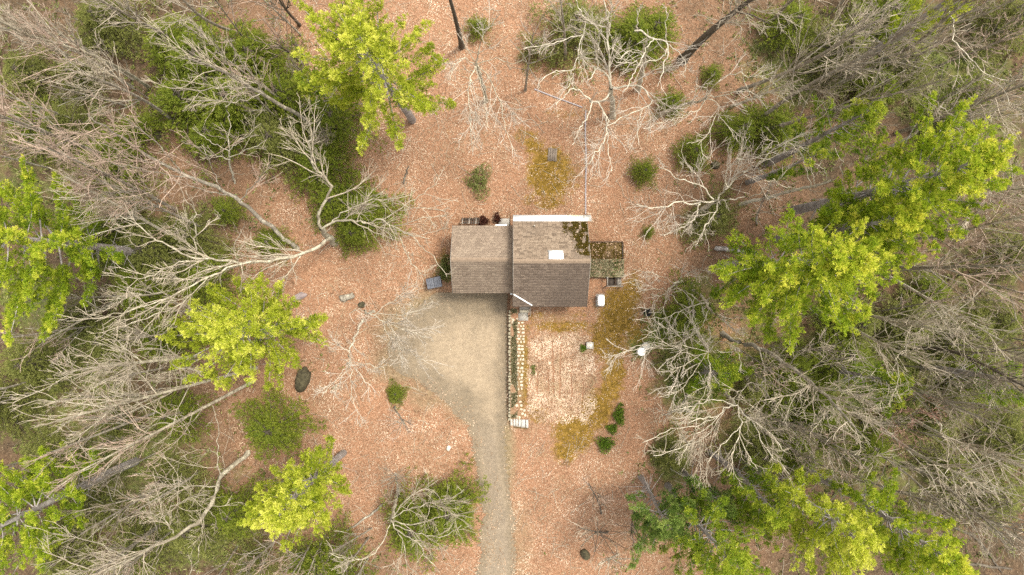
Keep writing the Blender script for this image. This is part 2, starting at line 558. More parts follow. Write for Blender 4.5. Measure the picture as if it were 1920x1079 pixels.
wear = smooth(15, 120, (PX - lf[:, None]) + 40 * smooth(740, 800, PY)) * smooth(2, 34, rt[:, None] - PX) * smooth(560, 640, PY) * (1 - .55 * smooth(740, 900, PY)) * 1.05
wear = wear * (1 - .8 * np.exp(-(((PX - 860) / 12) ** 2 + ((PY - 760) / 40) ** 2)))
mid_ = (lf + rt)[:, None] / 2
trk = np.exp(-((PX - mid_ - 15) / 6.5) ** 2) + np.exp(-((PX - mid_ + 15) / 6.5) ** 2)
wear = wear + smooth(740, 830, PY) * (.55 * trk - .30) - .35 * np.exp(-(((PX - 880 - .25 * (PY - 760)) / 9) ** 2)) * smooth(700, 740, PY) * (1 - smooth(800, 860, PY))
add_attr(me, "wear", (wear - .08).ravel())
add_attr(me, "grey", (smooth(740, 860, PY) * smooth(4, 22, dist)).ravel())
set_smooth(me)
tag(link("driveway", me, M_DRIVE), "pale gravel driveway widening in front of the garage", kind="structure")

# ------------------------------------------------------------------ scattered leaves and tufts
HOUSE = (0.1, 5.6, -1.4, 5.35)     # plan footprints (roof)
GARAGE = (-4.45, 0.02, -0.45, 4.7)


def quads_scatter(x, y, z, L, Wd, tilt=.35, yaw=None, asym=.0):
    n = len(x)
    yaw = rng.uniform(0, 6.283, n) if yaw is None else yaw
    nx_ = rng.normal(0, tilt, n); ny_ = rng.normal(0, tilt, n)
    ux, uy = np.cos(yaw), np.sin(yaw)
    U = np.stack([ux, uy, -(ux * nx_ + uy * ny_)], 1)
    V = np.stack([-uy, ux, -(-uy * nx_ + ux * ny_)], 1)
    C = np.stack([x, y, z], 1)
    a = (U * (L / 2)[:, None]); b_ = (V * (Wd / 2)[:, None])
    P = np.stack([C - a, C - b_ + a * .1, C + a, C + b_ + a * .1], 1).reshape(-1, 3)
    F = np.arange(n * 4).reshape(n, 4)
    return P, F


def leaf_positions(n):
    x = rng.uniform(-43, 43, n); y = rng.uniform(-25, 25, n)
    px = x * FPX / CAMH + 960; py = 539.5 - y * FPX / CAMH
    keep = rng.random(n) > .86 * smooth(.2, 1.1, ellipses(x, y, MOSS) + .45 * vnoise(x, y, 1.5, .8) + .3 * vnoise(x, y, .5, 2.8))
    w = woods(x, y)
    keep &= rng.random(n) > .82 * w
    keep &= rng.random(n) > .72 * smooth(-.15, .55, vnoise(x, y, 4.5, 1.9) + .6 * vnoise(x, y, 1.4, .9))
    keep &= rng.random(n) > .85 * ellipses(x, y, COVER)
    dr = in_drive(px, py)
    drc = in_drive(px, py, -9)
    left_d = px - edge(DRIVE_L, py)
    keep &= ~(drc & (rng.random(n) > .022) & (left_d + 22 * vnoise(x, y, 1.9, .6) > 40)) & ~(dr & (rng.random(n) > .15 + .75 * (1 - smooth(-2, 44, np.minimum(left_d, np.where(py > 800, edge(DRIVE_R, py) - px, 99)) + 22 * vnoise(x, y, 1.9, .6) + 8 * vnoise(x, y, .6, 1.6)))))
    for (x0, x1, y0, y1) in (HOUSE, GARAGE):
        keep &= ~((x > x0 + .3) & (x < x1 - .3) & (y > y0 + .3) & (y < y1 - .3))
    keep &= ~((px > 957) & (px < 986) & (py > 575) & (py < 790) & (rng.random(n) > .3))
    keep &= rng.random(n) > .6 * smooth(.3, .9, ellipses(x, y, DIRT) + .25 * vnoise(x, y, 1.2, .5))
    # furrow lines in the leaf bed
    bed = (px > 992) & (px < 1116) & (py > 630) & (py < 785)
    for (fx, f0, f1, sl) in ((1036, 640, 740, .02), (1052, 645, 745, -.03), (1071, 700, 745, .04), (1008, 700, 740, .0), (1094, 715, 765, -.06), (1027, 690, 740, .05)):
        ln = np.abs(px - (fx + sl * (py - f0))) < 1.3
        keep &= ~(bed & ln & (py > f0) & (py < f1) & (rng.random(n) > .25))
    return x[keep], y[keep], px[keep], py[keep]


lx, ly, lpx, lpy = leaf_positions(310000)
lz = hz(lx, ly) + rng.uniform(.012, .05, len(lx)) + .05 * in_drive(lpx, lpy, 3)
V, F = quads_scatter(lx, ly, lz, rng.uniform(.07, .16, len(lx)), rng.uniform(.04, .085, len(lx)))
# extra thick drifts on the garden bed and the clearing
bx, by = rng.uniform(W(988, 0)[0], W(1120, 0)[0], 9000), rng.uniform(W(0, 795)[1], W(0, 622)[1], 9000)
V2, F2 = quads_scatter(bx, by, hz(bx, by) + rng.uniform(.02, .08, 9000), rng.uniform(.08, .14, 9000), rng.uniform(.05, .09, 9000))
bpx = bx * FPX / CAMH + 960; bpy_ = 539.5 - by * FPX / CAMH
rd = np.hypot((bpx - 1053) / 64, (bpy_ - 708) / 84)
kp = (np.maximum(np.abs(bpx - 1053) / 64, np.abs(bpy_ - 708) / 84) < .97 + .10 * vnoise(bpx, bpy_, 14) + rng.normal(0, .04, 9000)) & (rd < 1.2 + .08 * vnoise(bpx, bpy_, 20, 1.2))
for (fx, f0, f1, sl) in ((1036, 640, 740, .02), (1052, 645, 745, -.03), (1071, 700, 745, .04), (1008, 700, 740, .0), (1094, 715, 765, -.06), (1027, 690, 740, .05)):
    kp &= ~((np.abs(bpx - (fx + sl * (bpy_ - f0))) < 1.5) & (bpy_ > f0) & (bpy_ < f1))
V2 = V2.reshape(-1, 4, 3)[kp].reshape(-1, 3)
F2 = np.arange(len(V2)).reshape(-1, 4)
V, F = join_vf([(V, F), (V2, F2)])
me = make_mesh("fallen_leaves", V, F)
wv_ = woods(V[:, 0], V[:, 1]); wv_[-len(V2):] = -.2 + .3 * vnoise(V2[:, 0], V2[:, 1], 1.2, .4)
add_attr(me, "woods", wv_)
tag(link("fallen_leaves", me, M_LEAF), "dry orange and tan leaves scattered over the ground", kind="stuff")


def tufts(P, n_blade, L, Wd, up=.6, out=None, tint=None, spread=1.0, seed=0):
    """bunch of narrow triangles at each point: P (N,3) -> verts, tris, tint"""
    g = np.random.default_rng(seed)
    N = len(P)
    d = g.normal(0, spread, (N, n_blade, 3))
    d[..., 2] = np.abs(d[..., 2]) * .7 + up
    if out is not None: d += out[:, None, :]
    d /= np.linalg.norm(d, axis=2, keepdims=True)
    l = (L if np.ndim(L) else np.full(N, L))[:, None] * g.uniform(.65, 1.15, (N, n_blade))
    side = np.cross(d, g.normal(0, 1, (N, n_blade, 3)))
    side /= np.linalg.norm(side, axis=2, keepdims=True) + 1e-9
    w = (Wd if np.ndim(Wd) else np.full(N, Wd))[:, None, None]
    C = P[:, None, :]
    tip = C + d * l[..., None]
    mid = C + d * (l * .45)[..., None]
    V = np.stack([C + 0 * d, mid + side * w / 2, tip, mid - side * w / 2], 2).reshape(-1, 3)
    F = np.arange(len(V)).reshape(-1, 4)
    T = None
    if tint is not None:
        T = np.repeat(tint, n_blade * 4)
    return V, F, T


def tuft_obj(name, P, n, L, Wd, tint, mat, parent=None, up=.6, out=None, spread=1.0, seed=0):
    V, F, T = tufts(np.asarray(P), n, L, Wd, up, out, tint, spread, seed)
    me = make_mesh(name, V, F)
    add_attr(me, "tint", T)
    return link(name, me, mat, parent)


# moss carpet and low ground cover
n = 90000
x = rng.uniform(-6, 12, n); y = rng.uniform(-16, 14, n)
m = ellipses(x, y, MOSS)
px = x * FPX / CAMH + 960; py = 539.5 - y * FPX / CAMH
k = (rng.random(n) < smooth(.2, 1.15, m + .35 * vnoise(x, y, 1.5, .8) + .3 * vnoise(x, y, .5, 2.8)) * .85) & ~in_drive(px, py)
for (x0, x1, y0, y1) in (HOUSE, GARAGE, (5.6, 8.7, .7, 3.6)):
    k &= ~((x > x0) & (x < x1) & (y > y0) & (y < y1))
P = np.stack([x[k], y[k], hz(x[k], y[k])], 1)
tag(tuft_obj("moss", P, 3, .045, .045, rng.uniform(.25, .6, len(P)) + .2 * vnoise(P[:, 0], P[:, 1], 1.6), M_MOSS, up=.2, seed=3),
    "olive yellow moss carpet in patches across the yard", kind="stuff")
n = 88000
x = rng.uniform(-42, 42, n); y = rng.uniform(-24, 24, n)
m = ellipses(x, y, COVER)
px = x * FPX / CAMH + 960; py = 539.5 - y * FPX / CAMH
m = np.maximum(m, .35 * woods(x, y))
k = (rng.random(n) < m * .7) & ~in_drive(px, py) & (vnoise(x, y, 2.2, .5) > -.15)
P = np.stack([x[k], y[k], hz(x[k], y[k])], 1)
tag(tuft_obj("undergrowth", P, 4, .36, .085, .12 + rng.random(len(P)) * .75, M_GRASSY, up=.5, seed=4),
    "low olive green undergrowth spread through the woods", kind="stuff")

# ------------------------------------------------------------------ house and garage
def shingle_mat(name, stops, stain):
    m, nt, b = mat_new(name)
    r = rnd_island(nt)
    c = ramp(nt, r, stops)
    big = noise(nt, .55, 4, .6)
    sf = math_(nt, 'MULTIPLY_ADD', big, 1.3); nt.nodes[-1].inputs[2].default_value = -.62
    sf = math_(nt, 'ADD', sf, attr(nt, "stain"), True)
    c = mix(nt, sf, c, stain)
    c = mix(nt, .3, c, ramp(nt, noise(nt, 25, 4, .7), [(.3, (.06, .045, .032)), (.7, (.50, .40, .30))]))
    nt.links.new(c, b.inputs["Base Color"])
    b.inputs["Roughness"].default_value = .95
    return m


M_SHN = shingle_mat("weathered_tan_shingles", [(0, (.13, .090, .058)), (.25, (.235, .168, .113)), (.7, (.305, .225, .155)), (1, (.37, .28, .195))], (.105, .075, .054))
M_SHS = shingle_mat("weathered_brown_shingles", [(0, (.12, .083, .060)), (.3, (.18, .128, .094)), (.7, (.228, .168, .124)), (1, (.29, .215, .16))], (.112, .080, .063))
M_SHG = shingle_mat("garage_tan_shingles", [(0, (.205, .150, .106)), (.3, (.265, .195, .140)), (.7, (.305, .23, .165)), (1, (.365, .28, .20))], (.14, .10, .070))
M_WHITE = simple("white_painted_metal", (.80, .80, .78), (.88, .88, .86), 3, .45, 0)
M_SIDING = simple("brown_wood_siding", (.10, .065, .042), (.17, .115, .075), 7, .85, .3)
M_UNDER = simple("dark_roof_felt", (.04, .035, .03), (.07, .06, .05), 8, .9, 0)
M_RIDGE = simple("ridge_cap_shingles", (.20, .145, .10), (.27, .20, .14), 6, .9, .3)
M_WOODGREY = simple("weathered_grey_wood", (.16, .14, .115), (.34, .30, .25), 6, .9, .4)
M_WOODDARK = simple("damp_dark_wood", (.035, .028, .022), (.085, .065, .05), 6, .9, .4)
M_DECKB = simple("mossy_brown_deck_board", (.07, .045, .018), (.19, .125, .045), 5, .95, .4)
M_DECKG = simple("lichen_grey_deck_board", (.12, .105, .05), (.33, .29, .18), 5, .95, .4)
M_BOARD = simple("weathered_brown_board", (.13, .10, .075), (.25, .20, .155), 6, .9, .4)
M_CONC = simple("pale_concrete", (.36, .335, .29), (.54, .51, .45), 5, .9, .3)
M_CONCG = simple("grey_concrete", (.25, .23, .20), (.40, .37, .32), 5, .9, .3)
M_STONEP = simple("pale_path_stone", (.36, .31, .22), (.57, .50, .375), 3, .9, .4)
M_STONEW = simple("wall_stone", (.14, .125, .08), (.42, .37, .26), 2.5, .95, .5)
M_ROCK = simple("dark_mossy_rock", (.028, .024, .014), (.10, .085, .045), 4, .95, .6)
M_ROCKP = simple("pale_rock", (.42, .36, .30), (.70, .64, .55), 3, .9, .5)
M_ROCKV = simple("violet_grey_rock", (.17, .13, .125), (.32, .26, .24), 3, .9, .5)
M_BLACK = simple("black_rubber", (.012, .012, .013), (.03, .03, .03), 5, .7, .2)
M_BIN = simple("slate_blue_plastic", (.075, .08, .095), (.15, .155, .175), 4, .6, .2)
M_GLASS, nt, b = mat_new("window_glass")
b.inputs["Base Color"].default_value = (.03, .04, .05, 1); b.inputs["Roughness"].default_value = .08
M_DOME = simple("milky_skylight_dome", (.80, .81, .82), (.88, .88, .88), 3, .25, 0)
M_PIPE = simple("grey_violet_plastic_pipe", (.25, .22, .22), (.37, .33, .33), 5, .6, 0)
M_STAINW, nt, b = mat_new("white_metal_with_moss_stains")
g = nt.nodes.new("ShaderNodeNewGeometry"); sx = nt.nodes.new("ShaderNodeSeparateXYZ")
nt.links.new(g.outputs["Position"], sx.inputs[0])
t = nd(nt, "ShaderNodeMapRange"); t.inputs[1].default_value = 3.0; t.inputs[2].default_value = 5.6
nt.links.new(sx.outputs[0], t.inputs[0])
mp = nd(nt, "ShaderNodeMapping"); mp.inputs["Scale"].default_value = (6, .9, 1)
nt.links.new(g.outputs["Position"], mp.inputs[0])
sn = math_(nt, 'MULTIPLY', noise(nt, 1.5, 5, .7, mp.outputs[0]), t.outputs[0])
c = ramp(nt, sn, [(.18, (.86, .86, .85)), (.3, (.72, .66, .45)), (.42, (.60, .58, .53)), (.62, (.25, .23, .2))])
nt.links.new(c, b.inputs["Base Color"]); b.inputs["Roughness"].default_value = .5


def shingle_slope(name, mat, parent, x0, x1, yr, zr, ye, ze, stainfn, skip=None, tab=.31, course=.145, seed=1):
    """overlapping shingle tabs from eave (ye,ze) up to ridge (yr,zr); joined because each is below a few pixels"""
    g = np.random.default_rng(seed)
    d = np.array([0, yr - ye, zr - ze]); Ls = np.linalg.norm(d); d /= Ls
    nrm = np.cross([1, 0, 0], d)
    if nrm[2] < 0: nrm = -nrm
    V, F, ST = [], [], []
    nc = int(Ls / course)
    cz = Ls / nc
    k = 0
    for i in range(nc):
        off = g.uniform(0, tab)
        edges = np.concatenate([[x0], np.arange(x0 + off, x1 - .03, tab), [x1]])
        edges = edges[np.concatenate([[True], np.diff(edges) > .02])]
        for a, b_ in zip(edges[:-1], edges[1:]):
            gap = .010
            a2, b2 = a + gap * (a > x0), b_ - gap * (b_ < x1)
            s0 = i * cz - .01 + g.uniform(-.006, .006); s1 = min((i + 1.25) * cz, Ls)
            t0, t1 = .019 + g.uniform(0, .008), .005
            for (xx, s, t) in ((a2, s0, t0), (b2, s0, t0), (b2, s1, t1), (a2, s1, t1), (a2, s0, 0), (b2, s0, 0)):
                V.append(np.array([xx, ye, ze]) + d * s + nrm * t)
            F += [[k, k + 1, k + 2, k + 3], [k + 4, k + 5, k + 1, k]]
            ST += [stainfn((a + b_) / 2, s0 / Ls)] * 6
            k += 6
    me = make_mesh(name, np.array(V), np.array(F))
    add_attr(me, "stain", ST)
    o = link(name, me, mat, parent)
    o["kind"] = "stuff"
    return o


def gable_shell(parent, x0, x1, y0, y1, yr, zb, ze, zr, inset, over):
    """walls with gable ends"""
    m = MB()
    a0, a1, b0, b1 = x0 + inset, x1 - inset, y0 + over, y1 - over
    sl_s = (zr - ze) / (yr - y0); sl_n = (zr - ze) / (y1 - yr)
    zs = ze + sl_s * over - .06; zn = ze + sl_n * over - .06; zt = zr - .08
    for xa in (a0, a1):
        s = 1 if xa == a1 else -1
        P = [[xa, b0, zb], [xa, b1, zb], [xa, b1, zn], [xa, yr, zt], [xa, b0, zs]]
        Q = [[xa - s * .15, p[1], p[2]] for p in P]
        m.add(P + Q, [[0, 1, 2, 3, 4]] if s > 0 else [[4, 3, 2, 1, 0]])
    m.box(a0 + .002, a1 - .002, b0, b0 + .15, zb, zs)
    m.box(a0 + .002, a1 - .002, b1 - .15, b1, zb, zn)
    return m.build("wall", M_SIDING, parent)


def siding(parent, face, a0, a1, c, zb, zt, step=.2):
    """horizontal clapboards on a wall face; each board its own part"""
    k = 0
    while zb + k * step < zt - .05:
        z0 = zb + k * step
        m = MB()
        if face in 'sn':
            y0_, y1_ = (c - .03, c - .002) if face == 's' else (c + .002, c + .03)
            m.box(a0, a1, y0_, y1_, z0 + .006, z0 + step)
        else:
            x0_, x1_ = (c - .03, c - .002) if face == 'w' else (c + .002, c + .03)
            m.box(x0_, x1_, a0, a1, z0 + .006, z0 + step)
        m.build("clapboard", M_SIDING, parent)
        k += 1


def roof_deck(parent, x0, x1, yr, zr, ye, ze):
    m = MB()
    d = np.array([0, yr - ye, zr - ze]); d = d / np.linalg.norm(d)
    n_ = np.cross([1, 0, 0], d); n_ = n_ if n_[2] > 0 else -n_
    P = [np.array([x, y, z]) + o * n_ for o in (-.10, 0) for (x, y, z) in ((x0, ye, ze), (x1, ye, ze), (x1, yr, zr), (x0, yr, zr))]
    m.add(P, [[3, 2, 1, 0], [4, 5, 6, 7], [0, 1, 5, 4], [1, 2, 6, 5], [2, 3, 7, 6], [3, 0, 4, 7]])
    return m.build("roof_board", M_UNDER, parent)


def trim_bar(name, mat, parent, p, q, w, h):
    m = MB(); m.bar(p, q, w, h)
    return m.build(name, mat, parent)


def window_part(parent, face, c, a, z0, w, h):
    m = MB()
    t = .05
    def bx(a0, a1, za, zb, d0, d1):
        if face == 's': m_.box(a0, a1, c - d1, c - d0, za, zb)
        elif face == 'n': m_.box(a0, a1, c + d0, c + d1, za, zb)
        elif face == 'e': m_.box(c + d0, c + d1, a0, a1, za, zb)
        else: m_.box(c - d1, c - d0, a0, a1, za, zb)
    m_ = MB()
    bx(a, a + w, z0, z0 + t, .032, .08); bx(a, a + w, z0 + h - t, z0 + h, .032, .08)
    bx(a, a + t, z0 + t, z0 + h - t, .032, .078); bx(a + w - t, a + w, z0 + t, z0 + h - t, .032, .078)
    bx(a + w / 2 - .02, a + w / 2 + .02, z0 + t, z0 + h - t, .034, .07)
    wdw = m_.build("window", M_WHITE, parent)
    m_ = MB()
    bx(a + t, a + w - t, z0 + t, z0 + h - t, .033, .045)
    m_.build("pane", M_GLASS, wdw)


# ---- main house
HX0, HX1 = .10, 5.56
HYR, HYS, HYN = 1.87, -1.42, 5.36
HZE, HZR = 3.0, 5.6
house = thing("cabin", "larger gabled cabin with brown shingle roof, white eave strip and skylight", "house", (3, 2, 0))
house.location = (0, 0, 0)
gable_shell(house, HX0, HX1, HYS, HYN, HYR, -.1, HZE, HZR, .22, .38)
siding(house, 's', HX0 + .22, HX1 - .22, HYS + .38, 0, 2.95)
siding(house, 'e', HYS + .38, HYN - .38, HX1 - .22, 0, 2.95)
window_part(house, 's', HYS + .38, 2.6, 1.0, 1.4, 1.2)
window_part(house, 'e', HX1 - .22, -.6, 1.0, .9, 1.1)
m = MB(); m.box(.62, 1.5, HYS + .31, HYS + .348, .1, 2.1)
dr = m.build("door", M_WHITE, house)
m = MB(); m.box(1.36, 1.42, HYS + .26, HYS + .309, 1.0, 1.06); m.build("handle", M_BLACK, dr)
roof_deck(house, HX0 + .01, HX1 - .01, HYR, HZR - .005, HYS, HZE)
roof_deck(house, HX0 + .01, HX1 - .01, HYR, HZR - .005, HYN, HZE)


def stain_n(x, s):
    v = -.35
    if x < 2.5: v += .55 * (1 - smooth(.15, .75, s)) * (1 - .3 * (x < .9))
    if x > 4.2: v += .85 * smooth(3.9, 4.6, x) * (1 if s < .95 else .4)
    if 3.4 < x < 4.0: v += .15 * (1 - s)
    return float(v)


def stain_s(x, s):
    return float(-.15 + .65 * smooth(1.2, 4.6, x) * (1 - .35 * s) + .25 * (1 - s) - .3 * (x < .9) * (s > .3))


shingle_slope("shingles", M_SHN, house, HX0, HX1, HYR, HZR, HYN - .46, HZE + .46 * (HZR - HZE) / (HYN - HYR), stain_n, seed=11)
shingle_slope("shingles", M_SHS, house, HX0, HX1, HYR, HZR, HYS, HZE, stain_s, seed=12)
for i in range(18):
    m = MB()
    xa = HX0 + i * (HX1 - HX0) / 18; xb = xa + (HX1 - HX0) / 18 + .02
    t = .002 * (i % 2)
    for s in (-1, 1):
        yy = HYR + s * .15
        zz = HZR - .15 * (HZR - HZE) / ((HYN - HYR) if s > 0 else (HYR - HYS)) + .045 + t
        m.add([[xa, HYR, HZR + .05 + t], [xb, HYR, HZR + .058 + t], [xb, yy, zz + .008], [xa, yy, zz]], [[0, 1, 2, 3]] if s < 0 else [[3, 2, 1, 0]])
    m.build("ridge_cap", M_RIDGE, house)
# white metal strip along the far eave
m = MB()
dn = np.array([0, HYN - HYR, HZE - HZR]); dn /= np.linalg.norm(dn)
nn = np.array([0, -dn[2], dn[1]])
e0 = np.array([0, HYN, HZE]) + dn * .03
e1 = e0 - dn * .60
P = [np.array([x, 0, 0]) + p + nn * o for o in (.012, .05) for (x, p) in ((HX0 - .02, e0), (HX1 + .34, e0), (HX1 + .34, e1), (HX0 - .02, e1))]
m.add(P, [[0, 1, 2, 3], [7, 6, 5, 4], [4, 5, 1, 0], [5, 6, 2, 1], [6, 7, 3, 2], [7, 4, 0, 3]])
tag(m.build("eave_strip", M_STAINW, house), "white metal eave strip stained with moss at one end")
# fascia, gutters, rake boards
for (ye, ze) in ((HYS, HZE), (HYN, HZE)):
    s = -1 if ye < 0 else 1
    trim_bar("fascia", M_SIDING, house, (HX0, ye - s * .05, ze - .12), (HX1, ye - s * .05, ze - .12), .03, .16)
for xx in (HX0 - .022, HX1 + .022):
    for (ye, ze) in ((HYS, HZE), (HYN, HZE)):
        trim_bar("rake_board", M_WOODGREY, house, (xx, ye, ze - .02), (xx, HYR, HZR - .02), .035, .12)
# rain diverter across the corner over the entrance
def south(y): return HZE + (y - HYS) * (HZR - HZE) / (HYR - HYS)
trim_bar("rain_diverter", M_WHITE, house, (.12, -.50, south(-.50) + .06), (1.50, -1.34, south(-1.34) + .06), .09, .07)
# skylight
def north(y): return HZR - (y - HYR) * (HZR - HZE) / (HYN - HYR)
skx, sky_ = 3.14, 2.27
m = MB()
m.box(-.52, .52, -.36, .36, 0, .12)
cb = m.build("skylight", M_WHITE, house)
cb.location = (skx, sky_, north(sky_) + .0)
cb.rotation_euler = (-math.atan2(HZR - HZE, HYN - HYR), 0, 0)
m = MB()
K = 10
gxx = np.linspace(-1, 1, K)
A, B_ = np.meshgrid(gxx, gxx)
hh = .13 + .16 * np.clip((1 - np.abs(A) ** 6) * (1 - np.abs(B_) ** 6), 0, 1) ** .5
V = np.stack([A * .47, B_ * .31, hh], -1).reshape(-1, 3)
ii = np.arange(K * K).reshape(K, K)
m.add(V, np.stack([ii[:-1, :-1], ii[:-1, 1:], ii[1:, 1:], ii[1:, :-1]], -1).reshape(-1, 4))
m.build("dome", M_DOME, cb, True)
m = MB(); m.box(-.60, .52, .362, .46, .03, .06); m.build("flashing", M_CONC, cb)
# vent pipe
m = MB(); m.lathe([(0.0, .3), (.05, .3), (.05, -.1)], 1.65, 4.55, 12)
vp = m.build("vent_pipe", M_CONC, house); vp.location = (0, 0, north(4.55))
# moss and leaf debris on the far corner of the roof
n = 5200
x = rng.uniform(3.7, HX1, n); y = rng.uniform(2.3, HYN - .5, n)
edge_ = smooth(4.0, 5.2, x + .55 * vnoise(x, y, .8, .4) + (y - 3.4) * .38)
k = (rng.random(n) < edge_ * .95) & (vnoise(x, y, .32, .9) > -.25)
P = np.stack([x[k], y[k], north(y[k]) + .03], 1)
o = tuft_obj("moss", P, 4, .075, .06, rng.random(len(P)) * .38, M_MOSS, house, up=.15, seed=21)
o["kind"] = "stuff"
n = 40
x = rng.uniform(4.0, HX1 - .05, n); y = rng.uniform(2.4, HYN - .6, n)
k = rng.random(n) < smooth(4.0, 5.3, x + (y - 3.4) * .35)
V, F = quads_scatter(x[k], y[k], north(y[k]) + .09, rng.uniform(.08, .15, k.sum()), rng.uniform(.05, .09, k.sum()), .5)
o = link("leaves", make_mesh("leaves", V, F), M_LEAF, house); o["kind"] = "stuff"

# ---- garage
GX0, GX1 = -4.46, .02
GYR, GYS, GYN = 2.03, -.42, 4.66
GZB, GZE, GZR = -.7, 2.5, 4.3
gar = thing("garage", "smaller gabled garage with plain tan shingle roof beside the driveway", "garage")
gable_shell(gar, GX0, GX1 - .1, GYS, GYN, GYR, GZB - .1, GZE, GZR, .2, .32)
siding(gar, 'w', GYS + .32, GYN - .32, GX0 + .2, GZB, 2.5)
m = MB(); m.box(-4.0, -.6, GYS + .25, GYS + .318, GZB, 1.75)
gd = m.build("garage_door", M_CONCG, gar)
for i in range(4):
    m = MB(); m.box(-3.95, -.65, GYS + .22, GYS + .249, GZB + .05 + i * .56, GZB + .55 + i * .56); m.build("panel", M_CONCG, gd)
roof_deck(gar, GX0 + .01, GX1 - .01, GYR, GZR - .005, GYS, GZE)
roof_deck(gar, GX0 + .01, GX1 - .01, GYR, GZR - .005, GYN, GZE)


def stain_gn(x, s):
    return float(-.42 + 1.0 * math.exp(-(((x + .35) / .35) ** 2)) * (s < .75) * (1 - .6 * s) + .25 * (1 - s) * (s < .35))


def stain_gs(x, s):
    return float(-.42 + .75 * math.exp(-(((x + 3.3) / .16) ** 2)) * (s < .35) + .3 * smooth(-.5, 0, x))


shingle_slope("shingles", M_SHG, gar, GX0, GX1, GYR, GZR, GYN, GZE, stain_gn, seed=14)
shingle_slope("shingles", M_SHG, gar, GX0, GX1, GYR, GZR, GYS, GZE, stain_gs, seed=15)
for i in range(15):
    m = MB()
    xa = GX0 + i * (GX1 - GX0) / 15; xb = xa + (GX1 - GX0) / 15 + .02
    t = .002 * (i % 2)
    for s in (-1, 1):
        yy = GYR + s * .14
        zz = GZR - .14 * (GZR - GZE) / ((GYN - GYR) if s > 0 else (GYR - GYS)) + .045 + t
        m.add([[xa, GYR, GZR + .048 + t], [xb, GYR, GZR + .056 + t], [xb, yy, zz + .008], [xa, yy, zz]], [[0, 1, 2, 3]] if s < 0 else [[3, 2, 1, 0]])
    m.build("ridge_cap", M_RIDGE, gar)
for xx in (GX0 - .022,):
    for (ye, ze) in ((GYS, GZE), (GYN, GZE)):
        trim_bar("rake_board", M_WOODGREY, gar, (xx, ye, ze - .02), (xx, GYR, GZR - .02), .035, .12)
for (ye, s) in ((GYS, -1), (GYN, 1)):
    trim_bar("fascia", M_WOODGREY, gar, (GX0, ye - s * .05, GZE - .12), (GX1 - .02, ye - s * .05, GZE - .12), .03, .16)
trim_bar("gutter", M_WHITE, gar, (-1.28, GYN + .05, GZE - .02), (-.38, GYN + .05, GZE - .02), .11, .09)
trim_bar("downspout", M_WHITE, gar, (-.13, GYS - .07, GZE + .02), (.06, GYS - .07, GZE + .02), .10, .08)

# ---- deck and stairwell on the east side
deck = thing("deck", "mossy plank deck attached to the gable end of the cabin", "deck")
DZ_ = .55
dx0, dx1, dy0, dy1 = 6.05, 8.68, .80, 3.52
ymid = 2.22
nb = 17
for i in range(nb):
    m = MB()
    a = dx0 + i * (dx1 - dx0) / nb
    w_ = (dx1 - dx0) / nb - .018
    m.box(a, a + w_, ymid + .015, dy1 + rng.uniform(-.02, .02), DZ_ - .04, DZ_ + rng.uniform(-.004, .004))
    m.build("plank", M_DECKB, deck)
nb = 11
for i in range(nb):
    m = MB()
    a = dy0 + i * (ymid - dy0) / nb
    w_ = (ymid - dy0) / nb - .016
    m.box(dx0 + .05, dx1 + .1 + rng.uniform(-.02, .02), a, a + w_, DZ_ - .02, DZ_ + .03 + rng.uniform(-.004, .004))
    m.build("plank", M_DECKG, deck)
for (xx, yy) in ((dx0 + .1, dy0 + .1), (dx1 - .1, dy0 + .1), (dx0 + .1, dy1 - .1), (dx1 - .1, dy1 - .1), (dx1 - .1, ymid)):
    m = MB(); m.box(xx - .06, xx + .06, yy - .06, yy + .06, -.15, DZ_ - .06); m.build("post", M_WOODDARK, deck)
for (p, q) in (((dx0, dy0 + .02, .42), (dx1, dy0 + .02, .42)), ((dx0, dy1 - .05, .42), (dx1, dy1 - .05, .42)), ((dx1 - .02, dy0, .40), (dx1 - .02, dy1, .40))):
    trim_bar("joist", M_WOODDARK, deck, p, q, .05, .16)
trim_bar("railing", M_WOODDARK, deck, (dx1 - .02, ymid, .62), (dx1 - .02, dy1, .62), .07, .09)
trim_bar("railing", M_WOODDARK, deck, (dx0, dy1 + .05, .62), (dx1, dy1 + .05, .62), .06, .07)
n = 5200
x = rng.uniform(dx0, dx1 + .08, n); y = rng.uniform(dy0, dy1, n)
q = vnoise(x, y, .7, .7)
k = (q > -.15) & (rng.random(n) < .75) & (y > ymid)
P = np.stack([x[k], y[k], np.full(k.sum(), DZ_)], 1)
o = tuft_obj("moss", P, 3, .06, .055, rng.random(len(P)) * .6, M_MOSS, deck, up=.15, seed=31); o["kind"] = "stuff"
k = (q > -.3) & (rng.random(n) < .8) & (y < ymid)
P = np.stack([x[k], y[k], np.full(k.sum(), DZ_ + .03)], 1)
o = tuft_obj("lichen", P, 3, .06, .055, rng.random(len(P)) * .9, M_LICHEN, deck, up=.15, seed=32); o["kind"] = "stuff"
k = (vnoise(x, y, .5, 2.2) > .05) & (rng.random(n) < .5) & (y < ymid) & (x > 7.7)
P = np.stack([x[k], y[k], np.full(k.sum(), DZ_ + .03)], 1)
o = tuft_obj("moss", P, 3, .07, .06, rng.random(len(P)) * .5, M_GRASSY, deck, up=.15, seed=33); o["kind"] = "stuff"
n = 260
x = rng.uniform(dx0, dx1, n); y = rng.uniform(dy0, dy1, n)
V, F = quads_scatter(x, y, np.full(n, DZ_ + .06), rng.uniform(.08, .15, n), rng.uniform(.05, .09, n), .4)
o = link("leaves", make_mesh("leaves", V, F), M_LEAF, deck); o["kind"] = "stuff"

